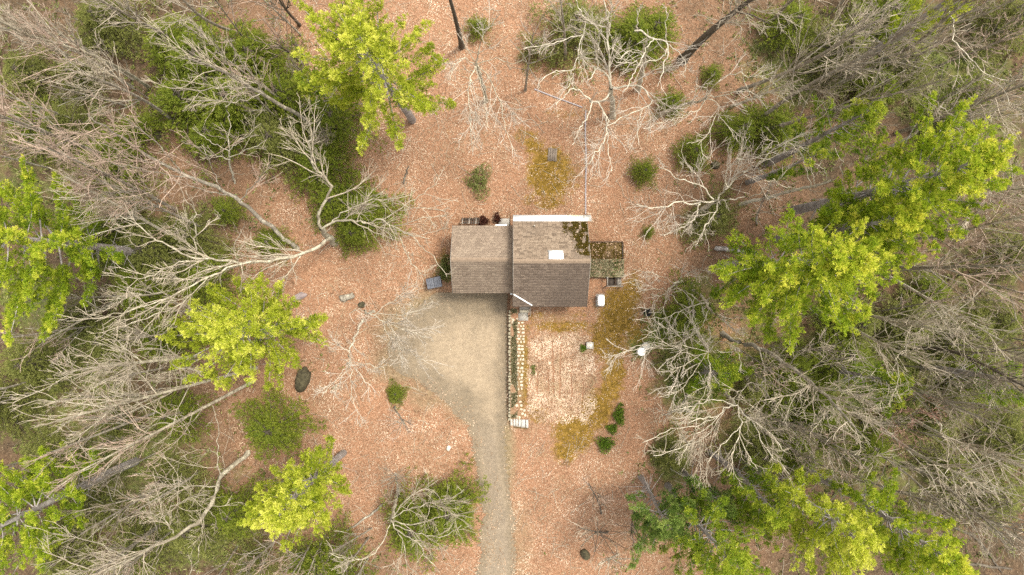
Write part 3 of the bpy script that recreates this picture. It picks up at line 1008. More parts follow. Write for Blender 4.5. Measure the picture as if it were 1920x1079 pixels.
st = thing("deck_stairs", "small dark wooden stairs with pale rails at the deck corner", "stairs")
sx0, sx1, sy0, sy1 = 7.40, 8.68, .10, .78
for i, (xa, zz) in enumerate(((8.12, .34), (8.30, .22), (8.48, .10))):
    m = MB(); m.box(xa, xa + .15, sy0 + .06, sy1 - .03, zz - .03, zz); m.build("tread", M_WOODDARK if i == 0 else M_WOODGREY, st)
m = MB(); m.box(sx0 + .08, 8.10, sy0 + .06, sy1 - .03, .03, .07); m.build("landing", M_WOODDARK, st)
trim_bar("stringer", M_WOODDARK, st, (8.05, sy1 - .01, .40), (8.68, sy1 - .01, .02), .04, .16)
trim_bar("rail", M_WOODGREY, st, (sx0 + .03, sy0, .95), (sx1, sy0, .80), .08, .05)
trim_bar("rail", M_WOODGREY, st, (sx0 + .03, sy0 + .05, .94), (sx0 + .03, sy1 + .06, .94), .08, .05)
for (xx, yy) in ((sx0 + .03, sy0), (sx1 - .06, sy0), (sx0 + .03, sy1)):
    m = MB(); m.box(xx - .045, xx + .045, yy - .045, yy + .045, -.05, .90 if xx < 8 else .76); m.build("post", M_CONC if yy > .5 else M_WOODGREY, st)

# ---- entrance landing, stone path, retaining wall, slab steps
ent = thing("entrance_step", "pale timber entrance step under the roof corner at the path head", "step")
for i, (ya, yb, zz) in enumerate(((-1.98, -1.75, .18), (-1.73, -1.42, .30))):
    m = MB(); m.box(.60, 1.36, ya, yb, 0, zz); m.build("tread", M_WOODGREY if i else M_STONEP, ent)
trim_bar("handrail", M_WOODGREY, ent, (1.42, -1.4, .75), (1.42, -2.25, .55), .06, .05)
m = MB(); m.box(1.39, 1.45, -2.25, -2.19, 0, .54); m.build("post", M_WOODGREY, ent)
m = MB(); m.box(1.39, 1.45, -1.46, -1.40, 0, .74); m.build("post", M_WOODGREY, ent)
m = MB(); m.box(.50, 1.28, -2.62, -1.99, -.05, .035)
tag(m.build("concrete_pad", M_CONCG), "small grey concrete pad between entrance step and stepping stones", "pad")


def rock_mesh(name, sx, sy, sz, seed, n=2, flat=0.0, rough=.18):
    import bmesh
    bm = bmesh.new()
    bmesh.ops.create_icosphere(bm, subdivisions=n, radius=1)
    for v in bm.verts:
        p = v.co.copy()
        f = 1 + rough * mnoise.noise(p * 1.3 + type(p)((seed * 3.1, seed * 1.7, seed))) * 2
        v.co = p * f
        # squarish
        for a in range(3):
            v.co[a] = math.copysign(abs(v.co[a]) ** .75, v.co[a])
        v.co.x *= sx; v.co.y *= sy; v.co.z *= sz
        if flat and v.co.z > flat * sz: v.co.z = flat * sz + (v.co.z - flat * sz) * .15
    me = bpy.data.meshes.new(name)
    bm.to_mesh(me); bm.free()
    return me


path = thing("stone_path", "path of small pale stepping stones running down from the cabin entrance", "path", (0, 0, 0))
smesh = [rock_mesh("stone", 1, 1, 1, s, 2, .3, .10) for s in range(6)]
for q in smesh: q.materials.append(M_STONEP)
py = 599.0
rowi = 0
while py < 772:
    cx = np.interp(py, [599, 640, 700, 745, 775], [976, 977, 975, 972, 974])
    ncol = 3 if rowi % 5 in (0, 2) and py < 730 else 2
    w_ = 15.5 / ncol
    hrow = rng.uniform(4.6, 6.8)
    for c_ in range(ncol):
        if py > 735 and rng.random() < .4: continue
        ppx = cx - 8 + (c_ + .5) * w_ + rng.uniform(-1.0, 1.0)
        p = W(ppx, py + rng.uniform(-.9, .9), 0)
        o = link("stone", smesh[int(rng.integers(6))], None, path, (p[0], p[1], .005))
        o.scale = ((w_ / 2 - 1.0) * .0422 * rng.uniform(.85, 1.1), (hrow / 2 - .75) * .0422 * rng.uniform(.85, 1.1), .06)
        o.rotation_euler = (0, 0, rng.uniform(-.25, .25))
    py += hrow + .7
    rowi += 1
for (ppx, ppy) in ((969, 781), (974, 783), (980, 776), (985, 779), (983, 770), (962, 600), (961, 605)):
    p = W(ppx, ppy)
    o = link("stone", smesh[int(rng.integers(6))], None, path, (p[0], p[1], .01)); o.scale = (.12, .10, .07); o.rotation_euler = (0, 0, rng.uniform(0, 3))

wall = thing("retaining_wall", "low dry stone retaining wall between driveway and stone path", "wall")
wmesh = [rock_mesh("stone", 1, 1, 1, 20 + s, 1, .55, .16) for s in range(6)]
for q in wmesh: q.materials.append(M_STONEW)
for course in range(2):
    yy = -1.75
    while yy > -10.35:
        ln = rng.uniform(.16, .36)
        o = link("stone", wmesh[int(rng.integers(6))], None, wall, (XW + rng.uniform(-.03, .03), yy - ln / 2, (-.50, -.12)[course] + rng.uniform(-.03, .02)))
        o.scale = (rng.uniform(.14, .19), ln / 2 * .97, .21)
        o.rotation_euler = (0, 0, rng.uniform(-.15, .15))
        yy -= ln + .02
# plants tumbling over the wall top
n = 2600
y = rng.uniform(-10.3, -1.7, n); x = rng.uniform(-.05, .42, n)
k = vnoise(x, y, .6, 3.3) > -.25
P = np.stack([x[k], y[k], np.zeros(k.sum())], 1)
tag(tuft_obj("ground_cover", P, 5, .10, .05, rng.random(len(P)) * .9, M_LICHEN, up=.5, seed=41),
    "grey green ground cover plants growing along the retaining wall top", "plants", kind="stuff")

steps = thing("slab_steps", "short flight of six pale stone slab steps at the path foot", "steps")
for i, (xa, xb) in enumerate(((957, 961), (962.5, 966.5), (967.3, 971), (972, 976.3), (977, 984.5), (985.5, 990.5))):
    a, b2 = W(xa, 0)[0], W(xb, 0)[0]
    y1 = W(0, 785.5 + rng.uniform(-.8, .8) + i * .35)[1]; y0 = W(0, 798 + i * .75)[1]
    z = .06 + i * .03
    m = MB(); m.box(a, b2, y0, y1, z - .16, z, rng.uniform(-.02, .02)); m.build("slab", M_CONC, steps)
trim_bar("edge_board", M_DECKB, steps, (W(963, 800)[0], W(0, 800.5)[1], .03), (W(989, 0)[0], W(0, 804)[1], .12), .06, .12)

# ------------------------------------------------------------------ yard things
def rounded_box(name, sx, sy, sz, mat, parent=None, bev=.08, seg=4, loc=(0, 0, 0), rz=0):
    import bmesh
    bm = bmesh.new()
    bmesh.ops.create_cube(bm, size=1)
    for v in bm.verts: v.co.x *= sx; v.co.y *= sy; v.co.z *= sz; v.co.z += sz / 2
    bmesh.ops.bevel(bm, geom=list(bm.edges), offset=bev, segments=seg, profile=.5, affect='EDGES')
    me = bpy.data.meshes.new(name); bm.to_mesh(me); bm.free(); set_smooth(me)
    o = link(name, me, mat, parent, loc); o.rotation_euler = (0, 0, rz)
    return o


p = W(1126.5, 563.5, .45)
tank = thing("propane_tank", "white rounded propane tank standing on mossy ground beside the cabin", "tank", (p[0], p[1], 0))
rounded_box("tank_body", .56, .88, .62, M_WHITE, tank, .17, 6, (0, 0, .16))
for s in (-1, 1):
    m = MB(); m.box(-.22, .22, s * .26 - .05, s * .26 + .05, 0, .18); m.build("foot", M_CONCG, tank)
m = MB(); m.bar((-.27, .33, .5), (-.42, .33, .5), .03, .03); m.bar((-.27, -.05, .5), (-.46, -.05, .5), .03, .03); m.build("pipe", M_PIPE, tank)
m = MB(); m.box(-.34, .34, -.5, .5, -.03, .02); m.build("base_slab", M_CONCG, tank)

for (ppx, ppy, rr, hh, lab) in ((1203, 660, .33, .62, "nearer and brighter of two round white barrels by the yard edge"),
                               (1212, 650, .30, .50, "duller white barrel tucked behind the brighter one")):
    p = W(ppx, ppy, hh)
    t = thing("barrel", lab, "barrel", (p[0], p[1], hz(p[0], p[1])), "white barrels at the edge of the yard")
    m = MB(); m.lathe([(rr * .9, 0), (rr * .96, .03), (rr, hh * .33), (rr * 1.03, hh * .36), (rr, hh * .39), (rr, hh * .9), (rr * .96, hh)], n=24); m.build("barrel_body", M_CONC, t, True)
    m = MB(); m.lathe([(rr * .97, hh - .01), (rr * .97, hh + .02), (rr * .9, hh + .025), (rr * .88, hh), (rr * .3, hh + .012), (0, hh + .015)], n=24); m.build("lid", M_WHITE if rr > .31 else M_CONC, t)
p = W(1214, 586, .4)
t = thing("bucket", "black open tub standing on leaves near the wood edge", "tub", (p[0], p[1], hz(p[0], p[1])))
m = MB(); m.lathe([(.0, .03), (.22, .03), (.30, .46), (.33, .48), (.33, .45), (.30, .42), (.24, 0), (0, 0)], n=22); m.build("tub_body", M_BLACK, t, True)
a = np.linspace(0, math.pi, 9)
pts = np.stack([.31 * np.cos(a), .10 + 0 * a, .46 + .12 * np.sin(a)], 1)[None]
V, F = tubes(pts, np.full((1, 9), .012), 5); link("handle", make_mesh("handle", V, F), M_BLACK, t)
p = W(1106, 648, .3)
t = thing("planter", "square pale stone planter on the corner of the leaf covered bed", "planter", (p[0], p[1], 0), rz=-.06)
m = MB()
for (x0, x1, y0, y1) in ((-.27, .27, -.25, -.19), (-.27, .27, .19, .25), (-.27, -.21, -.188, .188), (.21, .27, -.188, .188)): m.box(x0, x1, y0, y1, 0, .40)
m.build("planter_wall", M_CONC, t)
m = MB(); m.box(-.208, .208, -.186, .186, .05, .37); m.build("soil", M_ROCKP, t)

# wheeled bins west of the garage
for i, (ppx, ppy, lab) in enumerate(((805, 532, "slate blue lidded bin, the one farther from the garage"), (819, 529, "slate blue lidded bin nearer the garage wall"))):
    p = W(ppx, ppy, .9)
    t = thing("wheeled_bin", lab, "bin", (p[0], p[1], hz(p[0], p[1])), "lidded bins beside the garage", .2)
    m = MB(); m.add([[-.22, -.30, .05], [.22, -.30, .05], [.22, .30, .05], [-.22, .30, .05], [-.27, -.38, .95], [.27, -.38, .95], [.27, .38, .95], [-.27, .38, .95]],
                    [[3, 2, 1, 0], [0, 1, 5, 4], [1, 2, 6, 5], [2, 3, 7, 6], [3, 0, 4, 7]]); m.build("bin_body", M_BIN, t)
    rounded_box("lid", .58, .82, .09, M_BIN, t, .035, 2, (0, 0, .94))
    for k_ in (-1, 0, 1):
        m = MB(); m.bar((k_ * .15, -.3, 1.035), (k_ * .15, .3, 1.035), .03, .02); m.build("rib", M_BIN, t)
    m = MB(); m.bar((-.25, .44, .98), (.25, .44, .98), .04, .04); m.build("handle", M_BLACK, t)
    for s in (-1, 1):
        a = np.arange(12) * math.pi / 6
        V = np.array([[s * .25 + dx, .32 + .11 * math.cos(q_), .11 + .11 * math.sin(q_)] for dx in (-.03, .03) for q_ in a])
        m = MB(); m.add(V, [[j, (j + 1) % 12, 12 + (j + 1) % 12, 12 + j] for j in range(12)]); m.add(V[:12], [list(range(12))]); m.add(V[12:], [list(range(12))]); m.build("wheel", M_BLACK, t)

# pallet, slab behind the garage
p = W(882, 417, .5)
t = thing("pallet", "dark slatted wooden pallet leaning behind the garage", "pallet", (p[0], p[1], 0))
for i in range(8):
    m = MB(); m.bar((-.62 + i * .175, -.16, .85), (-.62 + i * .175 + rng.uniform(-.02, .02), .40, .03), .10, .03); m.build("slat", M_WOODDARK if i % 3 else M_WOODGREY, t)
for f_ in (.2, .8):
    q0 = np.array([-.68, -.16 + .56 * f_, .85 - .82 * f_ - .035]); q1 = q0 + [1.4, 0, 0]
    m = MB(); m.bar(q0, q1, .07, .035); m.build("runner", M_WOODDARK, t)
p = W(945, 416, .1)
m = MB(); m.box(-.42, .42, -.35, .25, -.05, .12)
o = m.build("concrete_slab", M_CONCG, None, loc=(p[0], p[1], 0)); tag(o, "grey concrete slab on the ground behind the garage gutter", "slab")
p = W(1036, 290, .1)
t = thing("board_cover", "weathered grey board cover lying on the moss behind the cabin", "cover", (p[0], p[1], 0), rz=-.08)
for i in range(4):
    m = MB(); m.box(-.36 + i * .18, -.36 + i * .18 + .168, -.52 + rng.uniform(-.04, .04), .52 + rng.uniform(-.04, .04), .04, .075 + .006 * (i % 2)); m.build("plank", M_BOARD, t)
for yy in (-.4, .36):
    m = MB(); m.box(-.33, .33, yy, yy + .08, -.02, .038); m.build("batten", M_WOODDARK, t)

# long grey pipe behind the house
pts = np.array([W(1098, 402), W(1098, 350), W(1099, 300), W(1097.5, 255), W(1098, 208)])
c_ = catmull(pts, 40); c_[:, 2] = hz(c_[:, 0], c_[:, 1]) + .05
V, F = tubes(c_[None], np.full((1, 40), .055), 8)
tag(link("drain_pipe", make_mesh("drain_pipe", V, F), M_PIPE), "long straight grey pipe lying on leaves behind the cabin", "pipe")
pts = np.array([W(1002, 168), W(1040, 183), W(1092, 202)])
c_ = catmull(pts, 24); c_[:, 2] = hz(c_[:, 0], c_[:, 1]) + .05
V, F = tubes(c_[None], np.full((1, 24), .055), 8)
tag(link("drain_pipe", make_mesh("drain_pipe", V, F), M_PIPE), "shorter slanting grey pipe under the crooked oak, far from cabin", "pipe")

# rocks
for i, (ppx, ppy, sx_, sy_, sz_, rot, mt, lab) in enumerate((
        (570, 711, .48, .98, .55, -.3, M_ROCK, "big dark mossy boulder beside the round yellow pine"),
        (1341, 310, .36, .27, .3, .1, M_ROCK, "small dark boulder alone on leaves near the crooked oaks"),
        (296, 255, .30, .34, .3, .5, M_ROCK, "small dark boulder in the leaf clearing by the upper hemlocks"),
        (562, 557, .62, .26, .2, .45, M_ROCKV, "flat violet grey rock slab beside the round yellow pine top"),
        (841, 841, .17, .22, .14, -.5, M_ROCKP, "single white stone on leaves beside the driveway bend"),
        (678, 572, .27, .24, .22, .3, M_ROCK, "dark stump sized rock near the mossy log"),
        (1098, 1040, .34, .42, .3, .6, M_ROCK, "dark rock shape added for the dark hole under bare branches near the bottom edge"),  # rock shape added to darken the hole under the branches, not a real boulder
        (735, 445, .25, .18, .15, .2, M_ROCK, "small dark stone on leaves between oak and garage"))):
    p = W(ppx, ppy)
    me = rock_mesh("rock", sx_, sy_, sz_, 50 + i, 3, 0, .2); me.materials.append(mt); set_smooth(me)
    o = link("boulder", me, None, None, (p[0], p[1], hz(p[0], p[1]) + sz_ * .35)); o.rotation_euler = (0, 0, rot)
    tag(o, lab, "rock")


def fallen(lab, pts, r0, r1, mat, lift=.0):
    c_ = catmull([W(*q) for q in pts], 18)
    c_[:, 2] = hz(c_[:, 0], c_[:, 1]) + np.linspace(r0, r1, 18) * .7 + lift
    c_[1:-1] += rng.normal(0, .03, (16, 3))
    R = np.linspace(r0, r1, 18)[None].copy(); R[0, 0] *= .9; R[0, -1] *= .4
    V, F = tubes(c_[None], R, 9)
    n_ = len(V)
    V = np.vstack([V, c_[:1], c_[-1:]])
    caps = np.array([[n_, (j + 1) % 9, j, j] for j in range(9)] )[:, :3]
    me = make_mesh("fallen_log", V, [F, caps]); set_smooth(me)
    tag(link("fallen_log", me, mat), lab, "log")


fallen("thick mossy log lying near the dark stump rock", [(640, 560), (655, 557), (664, 553)], .26, .22, M_BARK_GREY)
fallen("long thin fallen trunk curving toward the bottom yellow pine", [(720, 945), (690, 968), (655, 992), (608, 1010)], .10, .05, M_BARK_GREY)
fallen("dark fallen trunk lying among brown leaves near the top middle", [(757, 345), (762, 325), (766, 312)], .09, .05, M_BARK_DARK)
fallen("grey fallen log at the base of the tall right pines", [(1338, 465), (1375, 470), (1418, 476)], .2, .15, M_BARK_PINE, .15)
fallen("fallen dark branch crossing leaves above the upper pine", [(545, 70), (560, 92), (578, 116)], .14, .06, M_BARK_DARK)
fallen("dark fallen log in the bottom right corner woods", [(1745, 1040), (1800, 1055), (1900, 1068)], .16, .08, M_BARK_DARK)
fallen("thin dark log pointing down from the lower right pines", [(1780, 985), (1830, 1010), (1880, 1075)], .12, .06, M_BARK_DARK)
fallen("dark fallen branch near the top left corner", [(140, 75), (190, 90), (245, 106)], .14, .06, M_BARK_DARK)

# ------------------------------------------------------------------ trees: generators
def spawn(g, P, R, per, tmin, tmax, lfac, ang, up, K, rfac, wob, lmin=.25, lmax=4.0, fall=.55):
    """children of the branches P (N,K0,3) with radii R; returns P', R'"""
    N, K0, _ = P.shape
    Ls = np.linalg.norm(np.diff(P, axis=1), axis=2).sum(1)
    cnt = np.maximum(1, g.poisson(per * Ls)) if per > 0 else np.full(N, int(-per))
    par = np.repeat(np.arange(N), cnt)
    M = len(par)
    t = g.uniform(tmin, tmax, M)
    f = t * (K0 - 1); i = np.minimum(f.astype(int), K0 - 2); w = (f - i)[:, None]
    p0 = P[par, i] * (1 - w) + P[par, i + 1] * w
    r = R[par, i] * (1 - w[:, 0]) + R[par, i + 1] * w[:, 0]
    d = P[par, i + 1] - P[par, i]; d /= np.linalg.norm(d, axis=1, keepdims=True) + 1e-9
    q = g.normal(0, 1, (M, 3)); q -= (q * d).sum(1, keepdims=True) * d
    q /= np.linalg.norm(q, axis=1, keepdims=True) + 1e-9
    a = g.normal(ang, .22, M)[:, None]
    dr = d * np.cos(a) + q * np.sin(a) + np.array([0, 0, up])
    dr /= np.linalg.norm(dr, axis=1, keepdims=True)
    L = np.clip(Ls[par] * lfac * (1 - fall * t) * g.uniform(.55, 1.35, M), lmin, lmax)
    out = np.zeros((M, K, 3)); out[:, 0] = p0
    for k in range(1, K):
        dr = dr + g.normal(0, wob, (M, 3)) + np.array([0, 0, up * .25])
        dr /= np.linalg.norm(dr, axis=1, keepdims=True)
        out[:, k] = out[:, k - 1] + dr * (L / (K - 1))[:, None]
    r0 = np.minimum(r * rfac, .009 + L * .0095)
    RR = r0[:, None] * np.linspace(1, .45, K)[None]
    return out, RR


def limb_radius(r0, r1, K):
    return r1 + (r0 - r1) * (1 - np.linspace(0, 1, K)) ** .8


TW_MIN = .0075


def twigs_of(g, LP, LR, dens=1.0, fine=1.0, up=.22, wob=.22, rm=1.0):
    """sub-branches and twigs growing on limb polylines (list of (K,3)), returns V,F"""
    K = 14
    A = np.stack([catmull(p, K) for p in LP]); B = np.stack([np.interp(np.linspace(0, 1, K), np.linspace(0, 1, len(r)), r) for r in LR])
    p1, r1 = spawn(g, A, B, 1.15 * dens, .12, 1.0, .48, .52, up * .8, 7, .55, wob, .7, 4.2)
    p2, r2 = spawn(g, p1, r1, 1.9 * dens, .15, 1.0, .52, .48, up * .7, 5, .6, wob * .9, .4, 2.1)
    p3, r3 = spawn(g, p2, r2, 3.3 * fine, .12, 1.0, .66, .44, up * .7, 2, .65, wob * .8, .3, 1.1)
    r1 = np.maximum(r1, .013); r2 = np.maximum(r2, .0095); r3 = np.maximum(r3, TW_MIN)
    return join_vf([tubes(p1, r1 * rm, 4), tubes(p2, r2 * rm, 3), tubes(p3, r3 * rm, 3)])


TREE_TRIS = [0]


def bare_tree(lab, limbs, mat=None, twig=None, seed=0, dens=1.0, fine=1.0, up=.2, wob=.16, group=None, jit=.05, name="bare_tree", cat="bare tree", rm=1.0):
    """limbs: list of (z0, z1, r0, r1, [plan px points at those heights]); first is the trunk"""
    g = np.random.default_rng(seed + 100)
    mat = mat or M_BARK_OAK; twig = twig or M_TWIG
    LP, LR = [], []
    for li, (z0, z1, r0, r1, pts) in enumerate(limbs):
        pts = np.array(pts, float)
        d = np.concatenate([[0], np.cumsum(np.hypot(*np.diff(pts, axis=0).T))]); d /= d[-1]
        P = np.array([W(p[0], p[1], z0 + (z1 - z0) * t) for p, t in zip(pts, d)])
        if li == 0 and z0 == 0: P[0, 2] = hz(P[0, 0], P[0, 1]) - .15
        K = max(6, min(26, int(len(pts) * 3.5)))
        C = catmull(P, K)
        C[1:-1] += g.normal(0, jit, (K - 2, 3)) * np.array([1, 1, 1.5])
        sc = .75 if li == 0 else .5
        LP.append(C); LR.append(limb_radius(r0 * sc, max(.018, r1 * sc), K))
    base = LP[0][0].copy(); base[2] = hz(base[0], base[1])
    t = thing(name, lab, cat, tuple(base), group)
    for i, (C, R) in enumerate(zip(LP, LR)):
        C2 = (C - base)[None]
        RR = R[None].copy()
        if i == 0: RR[0, 0] *= 1.45
        V, F = tubes(C2, RR, 9 if i == 0 else 6)
        me = make_mesh("trunk" if i == 0 else "limb", V, F); set_smooth(me)
        link("trunk" if i == 0 else "limb", me, mat, t)
    # the trunk sprouts only on its upper half
    c0 = LP[0]; h = len(c0) // 2
    V, F = twigs_of(g, [c0[h:]] + LP[1:], [LR[0][h:]] + LR[1:], dens, fine, up, wob, rm)
    TREE_TRIS[0] += len(F) * 2
    link("crown", make_mesh("crown", V - base, F), twig, t)
    return t


def auto_limbs(base, top, h=None, r0=None, n=9, ang=.45, seed=0, t0=.3, spread=1.0, curve=.25, lf=.34):
    """upright forest tree: trunk from base to top (plan px) with ascending limbs"""
    g = np.random.default_rng(seed + 500)
    rb = math.hypot(base[0] - 960, base[1] - 539.5); rt = math.hypot(top[0] - 960, top[1] - 539.5)
    if h is None: h = float(np.clip(CAMH * (1 - rb / rt), 7, 22))
    r0 = r0 or .0064 * h + .02
    b = W(*base); t = W(top[0], top[1], h)
    K = 14
    u = np.linspace(0, 1, K)
    C = b[None] + (t - b)[None] * u[:, None]
    side = np.cross(t - b, [0, 0, 1.0]); side /= np.linalg.norm(side) + 1e-9
    C += side[None] * (np.sin(u * math.pi * g.uniform(.8, 1.6)) * g.normal(0, curve))[:, None] * h / 12
    R = limb_radius(r0, .03, K)
    out = [(C, R)]
    for k in range(n):
        tt = g.uniform(t0, .95)
        f = tt * (K - 1); i = min(int(f), K - 2); w = f - i
        p = C[i] * (1 - w) + C[i + 1] * w
        az = k * 2.4 + g.uniform(-.5, .5)
        a = g.normal(ang, .12) * (1.15 - .35 * tt) * spread
        d = np.array([math.cos(az) * math.sin(a), math.sin(az) * math.sin(a), math.cos(a)])
        L = h * lf * (1.15 - .75 * tt) * g.uniform(.7, 1.25)
        Q = [p]
        for s in range(7):
            d = d + g.normal(0, .09, 3) + np.array([0, 0, .035]); d /= np.linalg.norm(d)
            Q.append(Q[-1] + d * L / 7)
        rr = (R[i]) * .42
        out.append((np.array(Q), limb_radius(rr, .018, 8)))
    return out, h


def auto_tree(lab, base, top, h=None, seed=0, n=9, ang=.45, dens=1.0, fine=1.0, mat=None, twig=None, group=None, t0=.3, lf=.34, r0=None, curve=.25, name="bare_tree", cat="bare tree", up=.2):
    L, h = auto_limbs(base, top, h, r0, n, ang, seed, t0, 1.0, curve, lf)
    g = np.random.default_rng(seed + 900)
    bs = L[0][0][0].copy(); bs[2] = float(hz(bs[0], bs[1]))
    L[0][0][0, 2] = bs[2] - .15
    t = thing(name, lab, cat, tuple(bs), group)
    R = L[0][1][None].copy(); R[0, 0] *= 1.4
    V, F = tubes((L[0][0] - bs)[None], R, 8)
    me = make_mesh("trunk", V, F); set_smooth(me)
    link("trunk", me, mat or M_BARK_GREY, t)
    for C, R in L[1:]:
        V, F = tubes((C - bs)[None], R[None], 5)
        me = make_mesh("limb", V, F); set_smooth(me)
        link("limb", me, mat or M_BARK_GREY, t)
    h0 = len(L[0][0]) // 2
    V, F = twigs_of(g, [L[0][0][h0:]] + [c for c, r in L[1:]], [L[0][1][h0:]] + [r for c, r in L[1:]], dens, fine, up, .11)
    TREE_TRIS[0] += len(F) * 2
    link("crown", make_mesh("crown", V - bs, F), twig or M_TWIG, t)
    return t


# ------------------------------------------------------------------ white pines
def tuft_tri(P, n_blade, L, Wd, up, out, tint, spread, seed):
    """like tufts, one triangle per needle bundle"""
    g = np.random.default_rng(seed)
    N = len(P)
    d = g.normal(0, spread, (N, n_blade, 3)); d[..., 2] = np.abs(d[..., 2]) * .7 + up
    d += out[:, None, :]; d /= np.linalg.norm(d, axis=2, keepdims=True)
    l = L * g.uniform(.6, 1.15, (N, n_blade))
    side = np.cross(d, g.normal(0, 1, (N, n_blade, 3))); side /= np.linalg.norm(side, axis=2, keepdims=True) + 1e-9
    C = P[:, None, :] - d * .12 * L
    V = np.stack([C - side * Wd * .35, C + d * l[..., None] + side * Wd * .25, C + d * (l * .8)[..., None] - side * Wd * .5], 2).reshape(-1, 3)
    return V, np.arange(len(V)).reshape(-1, 3), np.repeat(tint, n_blade * 3)


def pine(lab, c, h, lobes, col='y', seed=0, zc=.72, low=.44, nlev=9, dens=1.0, blade=.24, dead=True):
    g = np.random.default_rng(seed + 40)
    C = W(c[0], c[1], h * zc)
    base = np.array([C[0], C[1], float(hz(C[0], C[1]))])
    t = thing("pine_tree", lab, "pine tree", tuple(base))
    lob = []
    for (lx_, ly_) in lobes:
        p = W(lx_, ly_, h * (zc - .08)) - C
        lob.append((math.atan2(p[1], p[0]), math.hypot(p[0], p[1])))
    u = np.linspace(0, 1, 14)
    T = np.stack([.12 * np.sin(u * 5 + seed), .12 * np.cos(u * 4 + seed) - .12 * math.cos(seed), u * (h - .1)], 1); T[0, 2] = -.2
    V, F = tubes(T[None], limb_radius(.016 * h + .03, .02, 14)[None], 9)
    me = make_mesh("trunk", V, F); set_smooth(me)
    link("trunk", me, M_BARK_PINE, t)
    arms, armr, TP, TT, TO = [], [], [], [], []
    for lev in range(nlev):
        s = lev / (nlev - 1)
        z = h * (low + (.985 - low) * s ** .9)
        prof = (.80 + .20 * math.sin(min(1, s / .35) * math.pi / 2)) if s < .35 else 1.0 - .86 * ((s - .35) / .65) ** 1.25
        sel = [l for l in lob if g.random() < .70] if s < .85 else lob[:]
        for (az, L) in sel:
            az2 = az + g.normal(0, .11)
            L2 = max(.45, L * prof * g.uniform(.72, 1.08))
            rise = .05 + .35 * s + g.normal(0, .06)
            Kp = 9
            uu = np.linspace(0, 1, Kp)
            bend = g.normal(0, .12)
            hd = np.stack([np.cos(az2 + bend * uu), np.sin(az2 + bend * uu)], 1)
            zz = z + L2 * (rise * uu + .22 * uu ** 2 - .10 * np.sin(uu * math.pi))
            A = np.column_stack([hd * (L2 * uu)[:, None] + np.array([np.interp(z / h, u, T[:, 0]), np.interp(z / h, u, T[:, 1])]), zz])
            arms.append(A); armr.append(limb_radius(.014 + L2 * .012, .010, Kp))
            # side shoots: each a rounded plume of needle tufts
            ns = int(L2 * (2.6 + .55 * L2) * dens) + 3
            ts = np.append(g.uniform(.22, 1.0, ns), [1.0, .93])
            for q in ts:
                i = min(int(q * (Kp - 1)), Kp - 2); w = q * (Kp - 1) - i
                p0 = A[i] * (1 - w) + A[i + 1] * w
                sd = g.choice((-1, 1)); a3 = az2 + bend * q + sd * (g.uniform(.3, .85) if q < .97 else g.uniform(0, .3))
                sl = (.34 + .26 * L2 * (1.05 - q) * .8) * g.uniform(.55, 1.25)
                dirv = np.array([math.cos(a3), math.sin(a3), g.uniform(.12, .45)])
                nt_ = int(5 + sl * 12)
                kk = g.uniform(.1, 1, nt_)
                rad = .13 * np.sqrt(np.clip(1.1 - kk, 0, 1)) + .03
                off = g.normal(0, 1, (nt_, 3)); off /= np.linalg.norm(off, axis=1, keepdims=True); off[:, 2] = np.abs(off[:, 2])
                pts = p0 + dirv[None] * (sl * kk)[:, None] + off * rad[:, None]
                TP.append(pts)
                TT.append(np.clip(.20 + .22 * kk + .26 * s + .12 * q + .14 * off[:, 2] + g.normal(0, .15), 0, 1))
                TO.append(dirv[None] * .35 + off * .9)
    # leader tuft cluster
    nl = 26
    TP.append(np.column_stack([g.normal(0, .16, nl), g.normal(0, .16, nl), h - .2 + g.uniform(-.5, .35, nl)])); TT.append(g.uniform(.5, 1, nl)); TO.append(np.tile([0, 0, .8], (nl, 1)))
    A = np.stack(arms); R = np.stack(armr)
    V, F = tubes(A, R, 4)
    if dead:
        nd_ = 14
        az = g.uniform(0, 6.28, nd_); zz = h * g.uniform(.2, low + .05, nd_); Ld = g.uniform(.8, 2.2, nd_)
        uu = np.linspace(0, 1, 5)
        D = np.stack([np.cos(az)[:, None] * Ld[:, None] * uu, np.sin(az)[:, None] * Ld[:, None] * uu, zz[:, None] + .1 * Ld[:, None] * uu - .1 * uu ** 2], -1)
        V, F = join_vf([(V, F), tubes(D, np.repeat(np.linspace(.03, .008, 5)[None], nd_, 0), 4)])
    link("branches", make_mesh("branches", V, F), M_BARK_PINE, t)["kind"] = "stuff"
    P = np.concatenate(TP); TI = np.concatenate(TT); O = np.concatenate(TO)
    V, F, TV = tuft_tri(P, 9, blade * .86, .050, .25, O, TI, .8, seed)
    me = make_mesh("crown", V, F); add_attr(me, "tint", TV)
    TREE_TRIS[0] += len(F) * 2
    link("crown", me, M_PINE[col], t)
    return t


